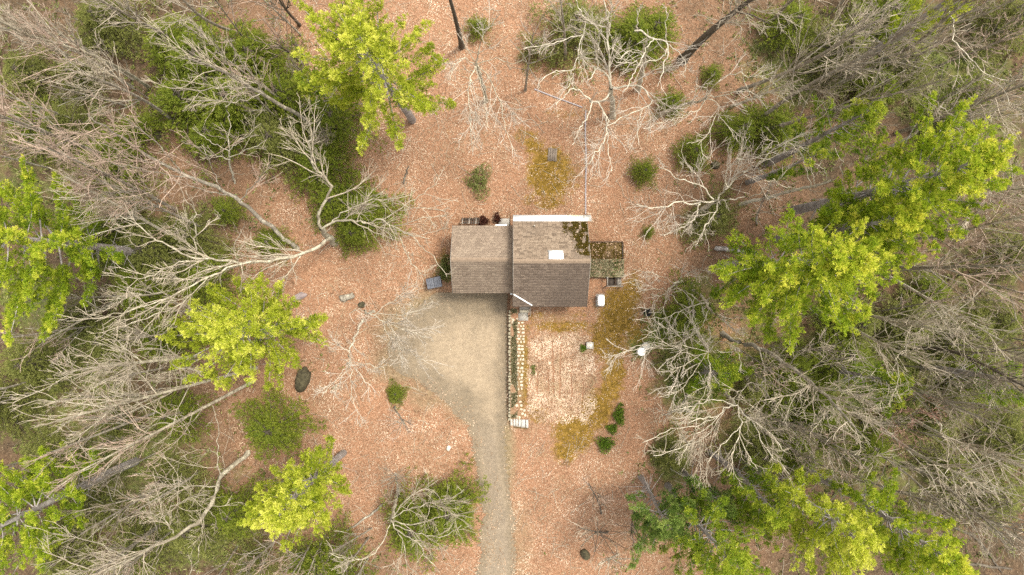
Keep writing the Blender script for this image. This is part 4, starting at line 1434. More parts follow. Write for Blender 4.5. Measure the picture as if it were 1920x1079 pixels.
# ------------------------------------------------------------------ hemlocks (shared crown meshes)
def hemlock_mesh(seed, h=1.0, R=.55, arms=84, mat=None):
    """unit-height crown: flat drooping sprays of short needles"""
    g = np.random.default_rng(seed + 70)
    TP, TT, TO, A = [], [], [], []
    for k in range(arms):
        s = (k + g.random()) / arms
        z = .16 + .83 * s
        az = k * 2.399 + g.normal(0, .35)
        L = R * (1 - s) ** .7 * g.uniform(.35, 1.45) + .04
        Kp = 6; uu = np.linspace(0, 1, Kp)
        a = np.column_stack([np.cos(az) * L * uu, np.sin(az) * L * uu, z + .10 * L * uu - .26 * L * uu ** 2])
        A.append(a)
        ns = int(12 + 70 * L)
        q = g.uniform(.12, 1.0, ns) ** .8
        sd = g.choice((-1, 1), ns)
        ln = (.10 + .36 * L * (1.05 - q)) * g.uniform(.3, 1.15, ns)
        a3 = az + sd * g.uniform(.5, 1.15, ns)
        bx_ = np.cos(az) * L * q; by_ = np.sin(az) * L * q; bz_ = z + .10 * L * q - .26 * L * q ** 2
        for m_ in range(2):
            f = g.uniform(.25, 1, ns)
            TP.append(np.column_stack([bx_ + np.cos(a3) * ln * f, by_ + np.sin(a3) * ln * f, bz_ - .10 * ln * f + g.normal(0, .012, ns)]))
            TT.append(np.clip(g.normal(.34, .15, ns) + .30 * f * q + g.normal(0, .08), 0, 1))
            TO.append(np.column_stack([np.cos(a3), np.sin(a3), -.1 + 0 * a3]) * 1.1)
    P = np.concatenate(TP); TI = np.concatenate(TT); O = np.concatenate(TO)
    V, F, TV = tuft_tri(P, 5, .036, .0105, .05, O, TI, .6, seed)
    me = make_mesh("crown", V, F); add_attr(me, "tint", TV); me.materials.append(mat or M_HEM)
    V, F = tubes(np.stack(A), np.repeat(np.linspace(.006, .0015, 6)[None], len(A), 0), 3)
    mb = make_mesh("branches", V, F); mb.materials.append(M_BARK_DARK)
    u = np.linspace(0, 1, 7)
    V, F = tubes(np.column_stack([.006 * np.sin(u * 6), .006 * np.cos(u * 5), u * .99 - .02])[None], limb_radius(.016, .002, 7)[None], 7)
    mt = make_mesh("trunk", V, F); mt.materials.append(M_BARK_DARK)
    return me, mb, mt


HEM = [hemlock_mesh(s, mat=M_HEM) for s in range(4)]
HEMO = [hemlock_mesh(s + 20, mat=M_HEMO) for s in range(3)]


def hemlock(i, lab, c, rpx, h=None, olive=False, group=None, name="hemlock_tree", cat="evergreen tree"):
    g = np.random.default_rng(i + 3000)
    h = h or float(np.clip(rpx * .070, 1.0, 6.5))
    zc = .42 * h
    p = W(c[0], c[1], zc)
    R = rpx * (CAMH - zc) / FPX
    src = (HEMO if olive else HEM)
    me, mb, mt = src[i % len(src)]
    t = thing(name, lab, cat, (p[0], p[1], float(hz(p[0], p[1]))), group, g.uniform(0, 6.28))
    sxy = R / .50
    ax, ay = g.uniform(.8, 1.2), g.uniform(.8, 1.2)
    for nm, m_ in (("trunk", mt), ("branches", mb), ("crown", me)):
        o = link(nm, m_, None, t)
        o.scale = (sxy * ax, sxy * ay, h)
        if nm == "trunk": o.scale = (h, h, h)
        if nm == "branches": o["kind"] = "stuff"
    return t


def leafy_shrub(lab, c, rx, ry, h, mat, seed, n=420, blade=.12):
    g = np.random.default_rng(seed)
    p = W(c[0], c[1], h * .5)
    b = np.array([p[0], p[1], float(hz(p[0], p[1]))])
    t = thing("shrub", lab, "shrub", tuple(b))
    rx *= .0422; ry *= .0422
    d = g.normal(0, 1, (n, 3)); d /= np.linalg.norm(d, axis=1, keepdims=True)
    r = g.random(n) ** .45
    P = d * r[:, None] * np.array([rx, ry, h * .5]) + np.array([0, 0, h * .5])
    P[:, 2] = np.maximum(P[:, 2], .03)
    P[:, :2] *= (1 + .25 * np.sin(3 * np.arctan2(P[:, 1], P[:, 0]) + seed))[:, None]
    tuft_obj("crown", P, 6, blade, .04, np.clip(g.normal(.45, .22, n), 0, 1), mat, t, up=.4, seed=seed)
    ns = 9
    az = g.uniform(0, 6.28, ns); u = np.linspace(0, 1, 4)
    S = np.stack([np.cos(az)[:, None] * rx * .7 * u, np.sin(az)[:, None] * ry * .7 * u, np.repeat((h * .8 * u)[None], ns, 0)], -1)
    V, F = tubes(S, np.repeat(np.linspace(.012, .004, 4)[None], ns, 0), 3)
    link("stems", make_mesh("stems", V, F), M_TWIG_GREY, t)
    return t

# ------------------------------------------------------------------ white pines in the photo
pine("big yellow green pine standing above the garage at the top", (712, 128), 18, [(600, 25), (572, 150), (615, 195), (745, 300), (790, 190), (848, 215), (835, 112), (826, 66), (700, -8), (645, 10)], 'y', 1, dens=1.25)
pine("round star shaped yellow pine beside the dark boulder", (478, 622), 15, [(445, 512), (520, 520), (348, 590), (345, 650), (400, 728), (470, 690), (525, 730), (570, 690), (614, 606), (555, 550), (385, 560)], 'y', 2)
pine("yellow pine near the bottom between round pine and driveway", (562, 930), 15.5, [(602, 838), (655, 945), (615, 990), (530, 1046), (462, 972), (480, 930), (505, 890), (570, 990), (620, 900), (560, 860)], 'y', 3, low=.36, dens=1.15)
pine("large green pine cut by the left edge", (45, 455), 21, [(55, 300), (105, 360), (192, 485), (150, 440), (95, 615), (10, 635), (-70, 450), (-40, 350), (60, 560), (20, 400), (140, 520)], 'l', 4, dens=1.5, low=.44)
pine("olive green pine in the bottom left corner", (20, 975), 19, [(15, 845), (70, 900), (112, 955), (92, 1030), (25, 1085), (-70, 980), (-40, 900), (50, 1000), (80, 860)], 'l', 5, dens=1.5, low=.36)
pine("tallest green pine of the group to the cabin's right", (1505, 485), 21, [(1312, 490), (1372, 432), (1340, 560), (1385, 612), (1480, 645), (1570, 612), (1640, 545), (1662, 485), (1565, 392), (1450, 395), (1410, 520), (1590, 480), (1480, 560)], 'l', 6, dens=1.1)
pine("yellow tipped pine farthest right in the tall pine group", (1705, 335), 22, [(1742, 192), (1690, 225), (1828, 262), (1836, 370), (1790, 425), (1722, 478), (1615, 460), (1585, 352), (1645, 300), (1770, 330), (1690, 400), (1560, 410), (1600, 420)], 'l', 7, dens=1.2, low=.34)
pine("dense pine filling the middle of the tall pine group", (1610, 420), 18, [(1540, 390), (1530, 450), (1570, 490), (1640, 500), (1690, 450), (1680, 390), (1620, 360)], 'l', 26)
pine("slim green pine spire above the tall pine group", (1562, 245), 16, [(1520, 200), (1535, 250), (1600, 290), (1605, 250), (1575, 215)], 'g', 8, nlev=9)
pine("grey green pine at the bottom edge right of the driveway", (1330, 1012), 16, [(1235, 1000), (1250, 1070), (1285, 950), (1340, 930), (1420, 1060), (1405, 985), (1330, 1090)], 'o', 9)
pine("bright yellow pine in the middle of the lower pine cluster", (1535, 965), 18, [(1480, 885), (1432, 905), (1590, 915), (1612, 990), (1565, 1065), (1480, 1050), (1425, 1000), (1520, 1079)], 'y', 10)
pine("lower cluster pine with pointed top farthest right", (1680, 985), 19, [(1655, 890), (1600, 930), (1742, 965), (1752, 1060), (1622, 1010), (1690, 1090), (1640, 1070)], 'l', 11)
pine("dull green pine behind the lower pine cluster", (1420, 920), 14, [(1365, 905), (1385, 960), (1440, 880), (1480, 920), (1430, 985)], 'o', 12, nlev=9)
pine("soft bluish pine at the lower cluster's inner edge", (1240, 955), 11, [(1178, 930), (1205, 985), (1180, 1020), (1262, 922), (1300, 928), (1290, 985)], 'b', 13, nlev=9)
pine("bluish young pine above the grey green pine", (1330, 935), 10, [(1290, 905), (1370, 915), (1385, 955), (1290, 965)], 'b', 23, nlev=8)
pine("small bright pine top touching the upper edge", (1768, 8), 19, [(1738, 28), (1790, 38), (1752, -30), (1800, 0)], 'y', 14, nlev=8)
pine("bright young pine under bare limbs near the white barrels", (1345, 705), 7.5, [(1400, 695), (1345, 745), (1285, 735), (1300, 655), (1375, 660)], 'g', 15, nlev=8, blade=.2)
pine("young yellow green pine beyond the barrels among grey branches", (1640, 715), 10, [(1670, 695), (1655, 780), (1615, 745), (1612, 690)], 'g', 16, nlev=8)
pine("green pine cut by the right edge", (1912, 722), 14, [(1885, 690), (1890, 760), (1950, 700), (1930, 780)], 'g', 17, nlev=8)
pine("young pine lifting beside the upper yellow pine's left flank", (598, 165), 9, [(565, 150), (590, 200), (640, 190), (620, 130)], 'g', 18, nlev=8)
pine("small green pine left of the slim spire", (1485, 305), 12, [(1465, 320), (1480, 285), (1510, 315)], 'g', 19, nlev=7)

# ------------------------------------------------------------------ hemlocks and other evergreens
H = [
    ("bright hemlock at the top of the large upper left thicket", (330, 85), 62, 0), ("wide hemlock in the middle of the upper left thicket", (395, 125), 80, 0),
    ("hemlock at the outer right of the upper left thicket", (480, 110), 62, 0), ("dark hemlock low in the upper left thicket", (360, 190), 66, 0),
    ("hemlock under crossing pale branches in the upper left thicket", (445, 195), 72, 0), ("hemlock below the leaning grey trunk of the upper left thicket", (405, 255), 52, 0),
    ("deep green hemlock against the upper yellow pine", (535, 185), 66, 0), ("dark hemlock tucked under the upper yellow pine", (630, 225), 52, 0),
    ("olive hemlock between upper thicket and white crooked tree", (520, 265), 60, 1), ("hemlock left of the oak above the garage level", (600, 310), 56, 0),
    ("bright hemlock under the oak limb near the garage", (690, 395), 62, 0), ("hemlock at the oak trunk's foot", (628, 380), 50, 0), ("small hemlock touching the oak limb from below", (665, 440), 40, 0),
    ("olive hemlock near the top left corner", (205, 45), 62, 1), ("olive hemlock left of the upper left thicket", (150, 145), 46, 1), ("small hemlock at the left border above the green pine", (62, 235), 48, 0),
    ("hemlock under the long slanting pale trunk", (125, 250), 52, 1), ("dark hemlock among parallel pale trunks", (215, 300), 58, 0), ("small round hemlock right of the parallel pale trunks", (430, 398), 30, 0),
    ("hemlock by the left green pine's outer branches", (180, 440), 58, 0), ("olive hemlock beneath the long leftward oak limb", (290, 470), 66, 1), ("hemlock under the oak limb's upper fork", (355, 440), 52, 1),
    ("hemlock under the oak limb's lower fork", (265, 545), 58, 0), ("small hemlock behind the oak's thick trunk", (510, 455), 34, 0), ("hemlock between oak fork and star shaped pine", (385, 530), 46, 0),
    ("hemlock left of the star shaped pine", (310, 632), 54, 0), ("dark hemlock under the left green pine", (75, 680), 62, 1), ("hemlock below the left green pine's tip", (135, 600), 48, 1), ("dark evergreen clump by the left border below the green pine", (15, 760), 60, 1),
    ("rounded hemlock under the fanning lower left trunks", (335, 775), 58, 0), ("big soft hemlock directly below the star shaped pine", (520, 800), 60, 0), ("olive hemlock among fanning lower left twigs", (220, 800), 46, 1),
    ("hemlock beside the bottom left olive pine", (175, 950), 62, 1), ("olive hemlock at the bottom under the curved grey trunk", (370, 985), 60, 1), ("hemlock left of the bottom yellow pine", (440, 960), 46, 0),
    ("dark hemlock in the bottom left woods", (130, 1040), 60, 1), ("hemlock at the bottom edge below the bottom yellow pine", (610, 1062), 58, 0), ("olive hemlock at the bottom edge left of the yellow pine", (480, 1055), 42, 1),
    ("wide hemlock beside the driveway under grey branches", (845, 950), 66, 0), ("hemlock behind the driveside hemlock", (775, 985), 56, 0), ("tiny hemlock left of the driveway on leaves", (740, 740), 18, 0),
    ("small hemlock on leaves right of the upper yellow pine", (897, 53), 24, 0), ("olive hemlock at the top edge left of the crooked oak", (1080, 55), 56, 1), ("hemlock between the two crooked oaks", (1185, 75), 58, 0),
    ("hemlock under the right crooked oak", (1225, 60), 50, 0), ("thin olive hemlock left of the crooked oak", (1008, 95), 32, 1), ("small hemlock right of the crooked oaks", (1335, 140), 20, 0),
    ("round bushy hemlock on leaves behind the deck", (1207, 323), 28, 0), ("hemlock pair member near the small boulder, the larger one", (1300, 285), 30, 0), ("small hemlock above the boulder on the slope", (1258, 195), 26, 0),
    ("dark hemlock cluster edge beyond the small boulder", (1385, 245), 46, 0), ("dark hemlock left of the slim pine spire", (1450, 245), 56, 0), ("hemlock under upper right fanning twigs", (1480, 50), 52, 0), ("olive hemlock deep in the upper right fan", (1570, 100), 66, 1),
    ("dark hemlock at the top edge right of the fan", (1650, 35), 66, 0), ("olive hemlock between fan and pale birch", (1690, 130), 56, 1), ("hemlock under the pale birch limb", (1820, 185), 46, 0), ("olive hemlock in the upper right corner", (1880, 50), 62, 1),
    ("soft hemlock right of the deck under oak limbs", (1335, 410), 44, 1), ("hemlock left of the tall pine group's foot", (1290, 585), 46, 0), ("hemlock a step right of the black tub", (1264, 612), 24, 0), ("olive hemlock near the barrels under white twigs", (1290, 680), 46, 1),
    ("hemlock below the tall pine group", (1480, 690), 54, 0), ("hemlock right of the tall pine group's lower tip", (1575, 665), 54, 0), ("olive hemlock under the dark leaning trunk", (1800, 630), 56, 1), ("hemlock by the long forked trunk", (1530, 770), 50, 0),
    ("olive hemlock under the white fan of limbs", (1420, 850), 52, 1), ("olive hemlock at the leaf clearing's right border", (1260, 850), 42, 1), ("hemlock above the lower pine cluster", (1500, 850), 46, 0), ("hemlock under the reddish brush", (1690, 745), 44, 1),
    ("olive hemlock right of the tall pine's lowest bough", (1600, 610), 46, 1), ("olive hemlock under the broad grey fan", (1700, 605), 50, 1), ("hemlock just left of the right edge pine", (1835, 705), 58, 0),
    ("olive hemlock below the dark leaning trunk", (1765, 770), 50, 1), ("olive hemlock under the pale crossing tree near right edge", (1850, 925), 56, 1), ("hemlock under the broad lower right fan", (1775, 870), 44, 1),
    ("hemlock above the pointed lower cluster pine", (1625, 835), 40, 0), ("olive hemlock above the bright yellow cluster pine", (1560, 815), 44, 1), ("olive hemlock at the right edge beside level branches", (1895, 480), 50, 1),
    ("hemlock beneath the longest upper right fan", (1640, 165), 50, 0), ("olive hemlock above the yellow tipped pine", (1765, 235), 44, 1), ("olive hemlock inside the white limbed tangle", (1405, 725), 44, 1), ("small hemlock in the fork of the long trunk", (1462, 750), 36, 0),
    ("olive hemlock above the left green pine", (235, 375), 50, 1), ("olive hemlock in the pale twigs at the upper left border", (55, 140), 50, 1), ("small hemlock beside the upper left boulder", (268, 240), 36, 0), ("olive hemlock above the bottom left pine", (100, 850), 50, 1),
    ("olive hemlock at the bottom edge near thick shadowed trunk", (262, 1040), 56, 1), ("olive hemlock beside the curved grey tree", (315, 895), 46, 1), ("olive hemlock between left pine and fanning trunks", (205, 640), 46, 1),
    ("olive hemlock near the right edge under grey trunks", (1880, 830), 56, 1), ("small hemlock between pine group and right edge", (1740, 545), 40, 0), ("hemlock under right edge horizontals", (1870, 600), 48, 1), ("small round evergreen on leaves behind the deck corner", (1215, 436), 14, 0),
]
for i, (lab, c, r, ol) in enumerate(H):
    hemlock(i, lab, c, r, olive=bool(ol))

leafy_shrub("upper of three green shrubs in a row on the leaves", (1161, 778), 11, 22, .5, M_SHRUB, 61, 420)
leafy_shrub("smallest middle shrub of the three in a row", (1148, 804), 11, 10, .4, M_SHRUB, 62, 220)
leafy_shrub("lower widest of three green shrubs in a row", (1135, 833), 18, 17, .5, M_SHRUB, 63, 480)
leafy_shrub("small bright green plant beside the stone planter", (1094, 653), 7, 7, .35, M_SHRUB, 64, 110)
leafy_shrub("dark red shrub against the back of the garage", (907, 414), 10, 9, .7, M_REDSHRUB, 65, 260)
leafy_shrub("narrow dark red shrub beside the slab behind the garage", (932, 408), 6, 9, .8, M_REDSHRUB, 66, 160)
leafy_shrub("olive weedy clump beside the bins at the garage corner", (832, 505), 13, 26, .5, M_GRASSY, 67, 420, .14)
leafy_shrub("soft grey green brush on leaves above the garage", (898, 340), 24, 36, .7, M_GRASSY, 68, 420, .18)
leafy_shrub("small dark plant on the left side of the leaf bed", (1000, 692), 4, 12, .25, M_GRASSY, 69, 70, .1)

# ------------------------------------------------------------------ hand laid bare trees
bare_tree("big oak left of the garage with long limb reaching left", [
    (0, 6, .34, .24, [(628, 455), (618, 447), (602, 428)]),
    (6, 15, .22, .05, [(602, 428), (597, 405), (612, 372), (620, 352), (603, 326), (590, 318), (583, 285), (580, 262), (594, 244), (601, 228)]),
    (11, 14, .08, .03, [(584, 288), (560, 263), (540, 256), (520, 248)]),
    (7, 12, .16, .03, [(604, 430), (626, 417), (660, 413), (690, 420), (703, 414), (716, 411), (736, 425), (770, 440), (805, 448)]),
    (9.5, 12, .07, .02, [(716, 411), (740, 400), (775, 375), (820, 345)]),
    (9.5, 12, .07, .02, [(736, 425), (752, 450), (765, 480), (790, 515)]),
    (9, 12, .08, .02, [(620, 420), (650, 395), (690, 378), (740, 372)]),
    (3, 13, .27, .10, [(618, 447), (600, 461), (562, 478), (500, 490), (450, 493), (420, 489), (367, 485)]),
    (13, 17, .11, .03, [(367, 485), (330, 470), (300, 452), (270, 432), (225, 405)]),
    (12, 17, .10, .02, [(367, 485), (366, 440), (362, 415), (366, 396), (345, 372)]),
    (12.5, 17, .08, .02, [(380, 487), (330, 497), (280, 520), (230, 522)]),
    (9.5, 17, .15, .03, [(478, 490), (433, 501), (383, 524), (333, 551), (267, 577), (200, 592)]),
    (12, 16, .07, .02, [(390, 520), (340, 570), (290, 590), (230, 615)]),
    (9.5, 12, .06, .02, [(736, 425), (765, 418), (800, 408), (842, 402)]), (9.8, 12, .05, .02, [(760, 435), (790, 462), (822, 495), (838, 520)]), (9.8, 12, .05, .02, [(750, 395), (790, 388), (830, 395)]),
], seed=1, twig=M_TWIG, dens=1.05, rm=1.15)
bare_tree("leaning tree with long pale trunk crossing above the oak limb", [
    (0, 20, .24, .04, [(558, 468), (520, 438), (470, 395), (450, 378), (415, 357), (370, 338), (310, 310), (260, 280), (200, 240), (165, 215)]),
    (9, 15, .08, .02, [(450, 378), (430, 365), (400, 362), (350, 345)]), (10, 17, .08, .02, [(415, 357), (400, 325), (385, 290), (340, 265)]),
    (12, 19, .07, .02, [(360, 334), (330, 330), (270, 320), (200, 300)]), (12, 19, .07, .02, [(340, 325), (310, 285), (270, 250), (215, 205)]),
    (9, 13, .08, .02, [(450, 378), (468, 355), (490, 330), (505, 312)]), (13, 19, .06, .02, [(310, 310), (260, 300), (210, 275), (150, 250)]),
], seed=2, mat=M_BARK_GREY, twig=M_TWIG_PINK)
bare_tree("grey leaning tree over the upper left hemlock thicket", [
    (0, 19, .22, .04, [(600, 252), (580, 228), (530, 200), (480, 170), (440, 147), (400, 127), (345, 108)]),
    (10, 17, .08, .02, [(500, 183), (470, 140), (450, 110), (430, 75)]), (12, 18, .07, .02, [(470, 165), (420, 165), (370, 170), (330, 165)]),
    (11, 17, .07, .02, [(490, 175), (450, 190), (400, 190), (345, 185)]), (13, 18, .06, .02, [(440, 147), (420, 110), (400, 80)]),
], seed=3, mat=M_BARK_GREY, twig=M_TWIG)
bare_tree("small white crooked tree below the upper left hemlocks", [
    (0, 5, .12, .08, [(440, 345), (433, 320), (430, 285)]), (5, 9, .08, .02, [(430, 285), (427, 255), (432, 230), (425, 205), (440, 180)]),
    (5, 8, .06, .02, [(430, 285), (405, 272), (390, 262), (360, 240)]), (5, 9, .06, .02, [(430, 283), (450, 262), (470, 250), (478, 225)]),
    (4.5, 7, .05, .02, [(431, 295), (455, 285), (475, 278), (500, 262)]), (4.5, 7, .05, .02, [(431, 300), (410, 292), (390, 290), (375, 275)]),
], seed=4, mat=M_BARK_BIRCH)
bare_tree("crooked oak with twisting pale limbs behind the cabin's pipe", [
    (0, 7, .30, .20, [(1149, 218), (1148, 190), (1146, 165)]),
    (7, 14, .20, .06, [(1146, 165), (1142, 120), (1140, 70), (1138, 30), (1130, -10)]),
    (6, 10, .15, .04, [(1147, 172), (1135, 185), (1122, 191), (1110, 190), (1096, 180), (1085, 169), (1070, 168), (1060, 178), (1043, 197)]),
    (7.5, 11, .12, .03, [(1120, 191), (1130, 205), (1137, 222), (1138, 245), (1130, 270), (1115, 290), (1098, 312)]),
    (8.5, 11, .07, .02, [(1137, 225), (1139, 255), (1141, 285), (1146, 322)]), (8, 10.5, .08, .02, [(1110, 192), (1104, 215), (1090, 235), (1080, 258), (1073, 272)]),
    (7, 11, .13, .03, [(1147, 165), (1165, 163), (1185, 160), (1204, 165), (1217, 180), (1222, 192), (1210, 201), (1188, 211), (1164, 222), (1138, 236)]),
    (9, 11, .06, .02, [(1206, 203), (1196, 232), (1198, 272)]),
    (7, 11, .13, .05, [(1146, 160), (1139, 145), (1130, 136), (1119, 131), (1110, 141), (1104, 152)]),
    (8, 14, .11, .04, [(1119, 131), (1122, 100), (1125, 75), (1128, 52), (1140, 45), (1142, 30), (1136, 17)]),
    (11, 14, .08, .02, [(1128, 50), (1112, 46), (1098, 36), (1088, 24), (1080, 0)]), (11, 13, .06, .02, [(1098, 42), (1090, 80), (1080, 112), (1072, 133), (1046, 132), (1030, 138), (1014, 152)]),
    (11, 13, .05, .02, [(1096, 62), (1070, 72), (1022, 86), (982, 93)]), (9, 11, .06, .02, [(1070, 134), (1076, 150), (1062, 165), (1050, 160)]),
], seed=5, mat=M_BARK_BIRCH, dens=1.0, twig=M_TWIG_WHITE, rm=1.0)
bare_tree("second crooked oak with looping pale limbs near the top", [
    (0, 7, .26, .18, [(1197, 168), (1203, 140), (1209, 117)]), (7, 12, .17, .07, [(1209, 117), (1207, 95), (1214, 70)]),
    (11, 12, .12, .04, [(1190, 58), (1197, 57), (1214, 68), (1226, 72), (1238, 74), (1250, 80), (1251, 100), (1245, 116), (1243, 136), (1237, 150), (1233, 163)]),
    (10, 12, .09, .03, [(1226, 72), (1211, 90), (1205, 110), (1194, 126), (1185, 145), (1169, 174)]), (10, 11.5, .07, .03, [(1250, 92), (1244, 106), (1225, 113), (1205, 118), (1155, 118)]),
    (11, 14, .07, .02, [(1195, 57), (1193, 35), (1196, 18), (1206, 4)]), (11, 13, .06, .02, [(1250, 82), (1270, 95), (1284, 115), (1285, 146)]),
    (11, 14, .06, .02, [(1250, 78), (1249, 38), (1253, 25), (1242, 8)]), (9, 12, .07, .02, [(1207, 108), (1180, 95), (1165, 108), (1150, 105)]),
], seed=6, mat=M_BARK_BIRCH, dens=.85, twig=M_TWIG_WHITE, rm=1.0)
auto_tree("tall dark trunk leaning out past the second crooked oak", (1280, 112), (1455, -35), 21, seed=7, n=7, mat=M_BARK_DARK, t0=.55, r0=.34, curve=.1)
bare_tree("pale limbed tree with grey trunk right of the crooked oak", [
    (0, 10, .18, .09, [(1230, 220), (1270, 200), (1300, 193), (1323, 186)]), (8, 11, .09, .03, [(1323, 186), (1325, 170), (1318, 160)]),
    (9, 12, .08, .02, [(1323, 186), (1311, 205), (1292, 215), (1264, 222), (1228, 232)]), (10, 12, .06, .02, [(1323, 186), (1345, 192), (1341, 220), (1327, 250), (1308, 272)]),
    (10, 12, .06, .02, [(1343, 213), (1360, 232), (1378, 262)]), (10, 13, .07, .02, [(1325, 184), (1360, 178), (1395, 172), (1430, 190)]),
    (10, 13, .06, .02, [(1325, 180), (1350, 150), (1380, 140), (1410, 145), (1440, 125)]),
], seed=8, twig=M_TWIG_WHITE, rm=1.05)
bare_tree("wide oak right of the deck with limbs reaching toward the cabin", [
    (0, 5, .26, .18, [(1312, 398), (1325, 388), (1340, 378)]),
    (5, 10, .14, .03, [(1340, 378), (1318, 380), (1293, 383), (1273, 378), (1250, 387), (1223, 390), (1193, 383)]),
    (6, 10, .10, .02, [(1313, 383), (1307, 403), (1293, 418), (1270, 432), (1244, 441)]), (5, 9, .10, .02, [(1345, 382), (1337, 407), (1320, 428), (1305, 460)]),
    (5, 12, .15, .03, [(1340, 378), (1355, 362), (1380, 335), (1420, 308), (1450, 280), (1475, 262)]), (6, 11, .11, .02, [(1338, 374), (1311, 346), (1272, 336), (1245, 316), (1235, 310)]),
    (7, 11, .08, .02, [(1365, 352), (1360, 325), (1385, 300), (1430, 295)]), (5, 10, .10, .02, [(1345, 380), (1380, 372), (1420, 365), (1450, 340)]),
], seed=9, mat=M_BARK_BIRCH, twig=M_TWIG_WHITE, dens=1.15, rm=1.0)
bare_tree("twiggy grey tree beside the black tub spreading toward the yard", [
    (0, 5, .14, .07, [(1280, 528), (1265, 532), (1252, 547)]), (5, 7, .05, .015, [(1252, 547), (1230, 540), (1205, 545), (1180, 528)]), (5, 7, .05, .015, [(1252, 547), (1232, 560), (1215, 580), (1203, 570)]),
    (4, 7, .05, .015, [(1265, 532), (1240, 518), (1210, 510), (1188, 505)]), (5, 7, .05, .015, [(1252, 547), (1245, 575), (1225, 592)]), (4, 8, .07, .02, [(1262, 534), (1290, 550), (1312, 565), (1318, 585)]),
    (5, 8, .06, .02, [(1257, 552), (1280, 575), (1304, 586)]), (4, 8, .05, .015, [(1270, 530), (1290, 510), (1310, 515), (1330, 500)]),
], seed=10, twig=M_TWIG_WHITE, dens=1.5, rm=1.12)
bare_tree("low tree near the barrels with a long branch over the tub", [
    (0, 6, .16, .09, [(1300, 545), (1320, 560), (1335, 585)]), (6, 8, .07, .02, [(1325, 568), (1290, 578), (1250, 595), (1222, 598), (1185, 600)]), (6, 8, .05, .02, [(1250, 595), (1225, 620), (1195, 640)]),
    (6, 9, .06, .02, [(1330, 580), (1310, 620), (1280, 625), (1255, 610)]), (6, 10, .07, .02, [(1335, 585), (1360, 600), (1375, 620), (1400, 625)]),
], seed=11, mat=M_BARK_OAK, twig=M_TWIG_WHITE, rm=1.12)
bare_tree("white twigged tree whose branch hangs over the two barrels", [
    (0, 7, .16, .08, [(1300, 620), (1318, 640), (1328, 660)]), (7, 10, .06, .015, [(1328, 660), (1290, 650), (1255, 648), (1220, 645), (1190, 655), (1150, 666)]), (7, 10, .05, .015, [(1328, 662), (1330, 700), (1320, 740), (1290, 780)]),
    (7, 10, .06, .015, [(1328, 660), (1300, 675), (1270, 690), (1245, 715)]), (7, 11, .06, .015, [(1328, 660), (1350, 640), (1380, 655), (1390, 680)]), (7, 10, .05, .015, [(1328, 658), (1310, 630), (1300, 600)]),
    (7, 10, .05, .015, [(1325, 662), (1300, 700), (1270, 735), (1235, 745)]),
], seed=12, twig=M_TWIG_WHITE, dens=1.4, rm=1.1)
bare_tree("long forked trunk slanting away below the tall pine group", [
    (0, 20, .25, .03, [(1355, 626), (1375, 640), (1420, 650), (1460, 675), (1500, 702), (1540, 735), (1570, 765), (1615, 815)]),
    (5, 12, .11, .02, [(1420, 651), (1435, 700), (1430, 725), (1450, 755), (1470, 787), (1476, 800)]), (8, 12, .06, .02, [(1431, 722), (1410, 718), (1380, 738)]), (9, 13, .06, .02, [(1440, 740), (1420, 780), (1414, 800)]),
    (9, 16, .07, .02, [(1500, 702), (1550, 675), (1600, 675), (1640, 690)]), (9, 15, .06, .02, [(1480, 688), (1500, 660), (1540, 640)]), (12, 18, .06, .02, [(1535, 732), (1580, 735), (1620, 740), (1660, 750)]),
    (11, 17, .06, .02, [(1515, 715), (1540, 760), (1555, 800)]), (12, 18, .06, .02, [(1540, 735), (1590, 760), (1630, 770)]),
], seed=13, twig=M_TWIG, mat=M_BARK_GREY)
bare_tree("white fan of drooping limbs right of the leaf clearing", [
    (0, 8, .18, .11, [(1330, 700), (1360, 735), (1378, 760)]), (8, 10, .09, .02, [(1384, 760), (1361, 763), (1345, 781), (1310, 786), (1278, 802)]), (8.5, 10, .06, .015, [(1348, 780), (1330, 800), (1300, 820), (1280, 850)]),
    (8, 11, .09, .02, [(1384, 762), (1389, 800), (1379, 840), (1366, 885)]), (9, 11, .06, .015, [(1386, 815), (1400, 850), (1420, 880)]), (8, 11, .08, .02, [(1384, 762), (1410, 790), (1440, 810), (1475, 850)]),
    (8, 10, .07, .015, [(1378, 760), (1340, 750), (1300, 760), (1260, 770)]), (8, 10, .06, .015, [(1361, 765), (1320, 820), (1270, 840), (1225, 855)]), (8, 10, .06, .015, [(1345, 781), (1300, 800), (1255, 805), (1205, 830)]),
    (9, 11, .06, .015, [(1388, 800), (1360, 830), (1330, 860), (1325, 885)]), (9, 12, .06, .015, [(1410, 790), (1440, 845), (1480, 890)]),
], seed=14, mat=M_BARK_BIRCH, dens=1.25, rm=1.1)
bare_tree("curved grey tree sweeping from the lower left leaves off the bottom", [
    (0, 17, .24, .04, [(466, 848), (440, 870), (415, 895), (406, 920), (394, 950), (370, 980), (330, 1006), (280, 1031), (235, 1056), (195, 1075)]),
    (5, 11, .09, .02, [(404, 912), (370, 912), (340, 912), (282, 911)]), (4, 9, .08, .02, [(412, 900), (408, 850), (408, 790), (399, 762)]), (8, 12, .08, .02, [(325, 1000), (312, 978), (300, 968), (265, 960)]),
    (8, 13, .07, .02, [(300, 975), (330, 945), (360, 935), (395, 925)]), (7, 12, .07, .02, [(384, 965), (376, 1010), (370, 1050), (355, 1079)]), (7, 11, .06, .02, [(392, 958), (405, 975), (400, 1005)]),
    (11, 16, .06, .02, [(300, 1020), (295, 1050), (285, 1085)]), (10, 15, .07, .02, [(240, 1045), (200, 1025), (150, 1010), (100, 1000)]),
], seed=15, dens=.9)
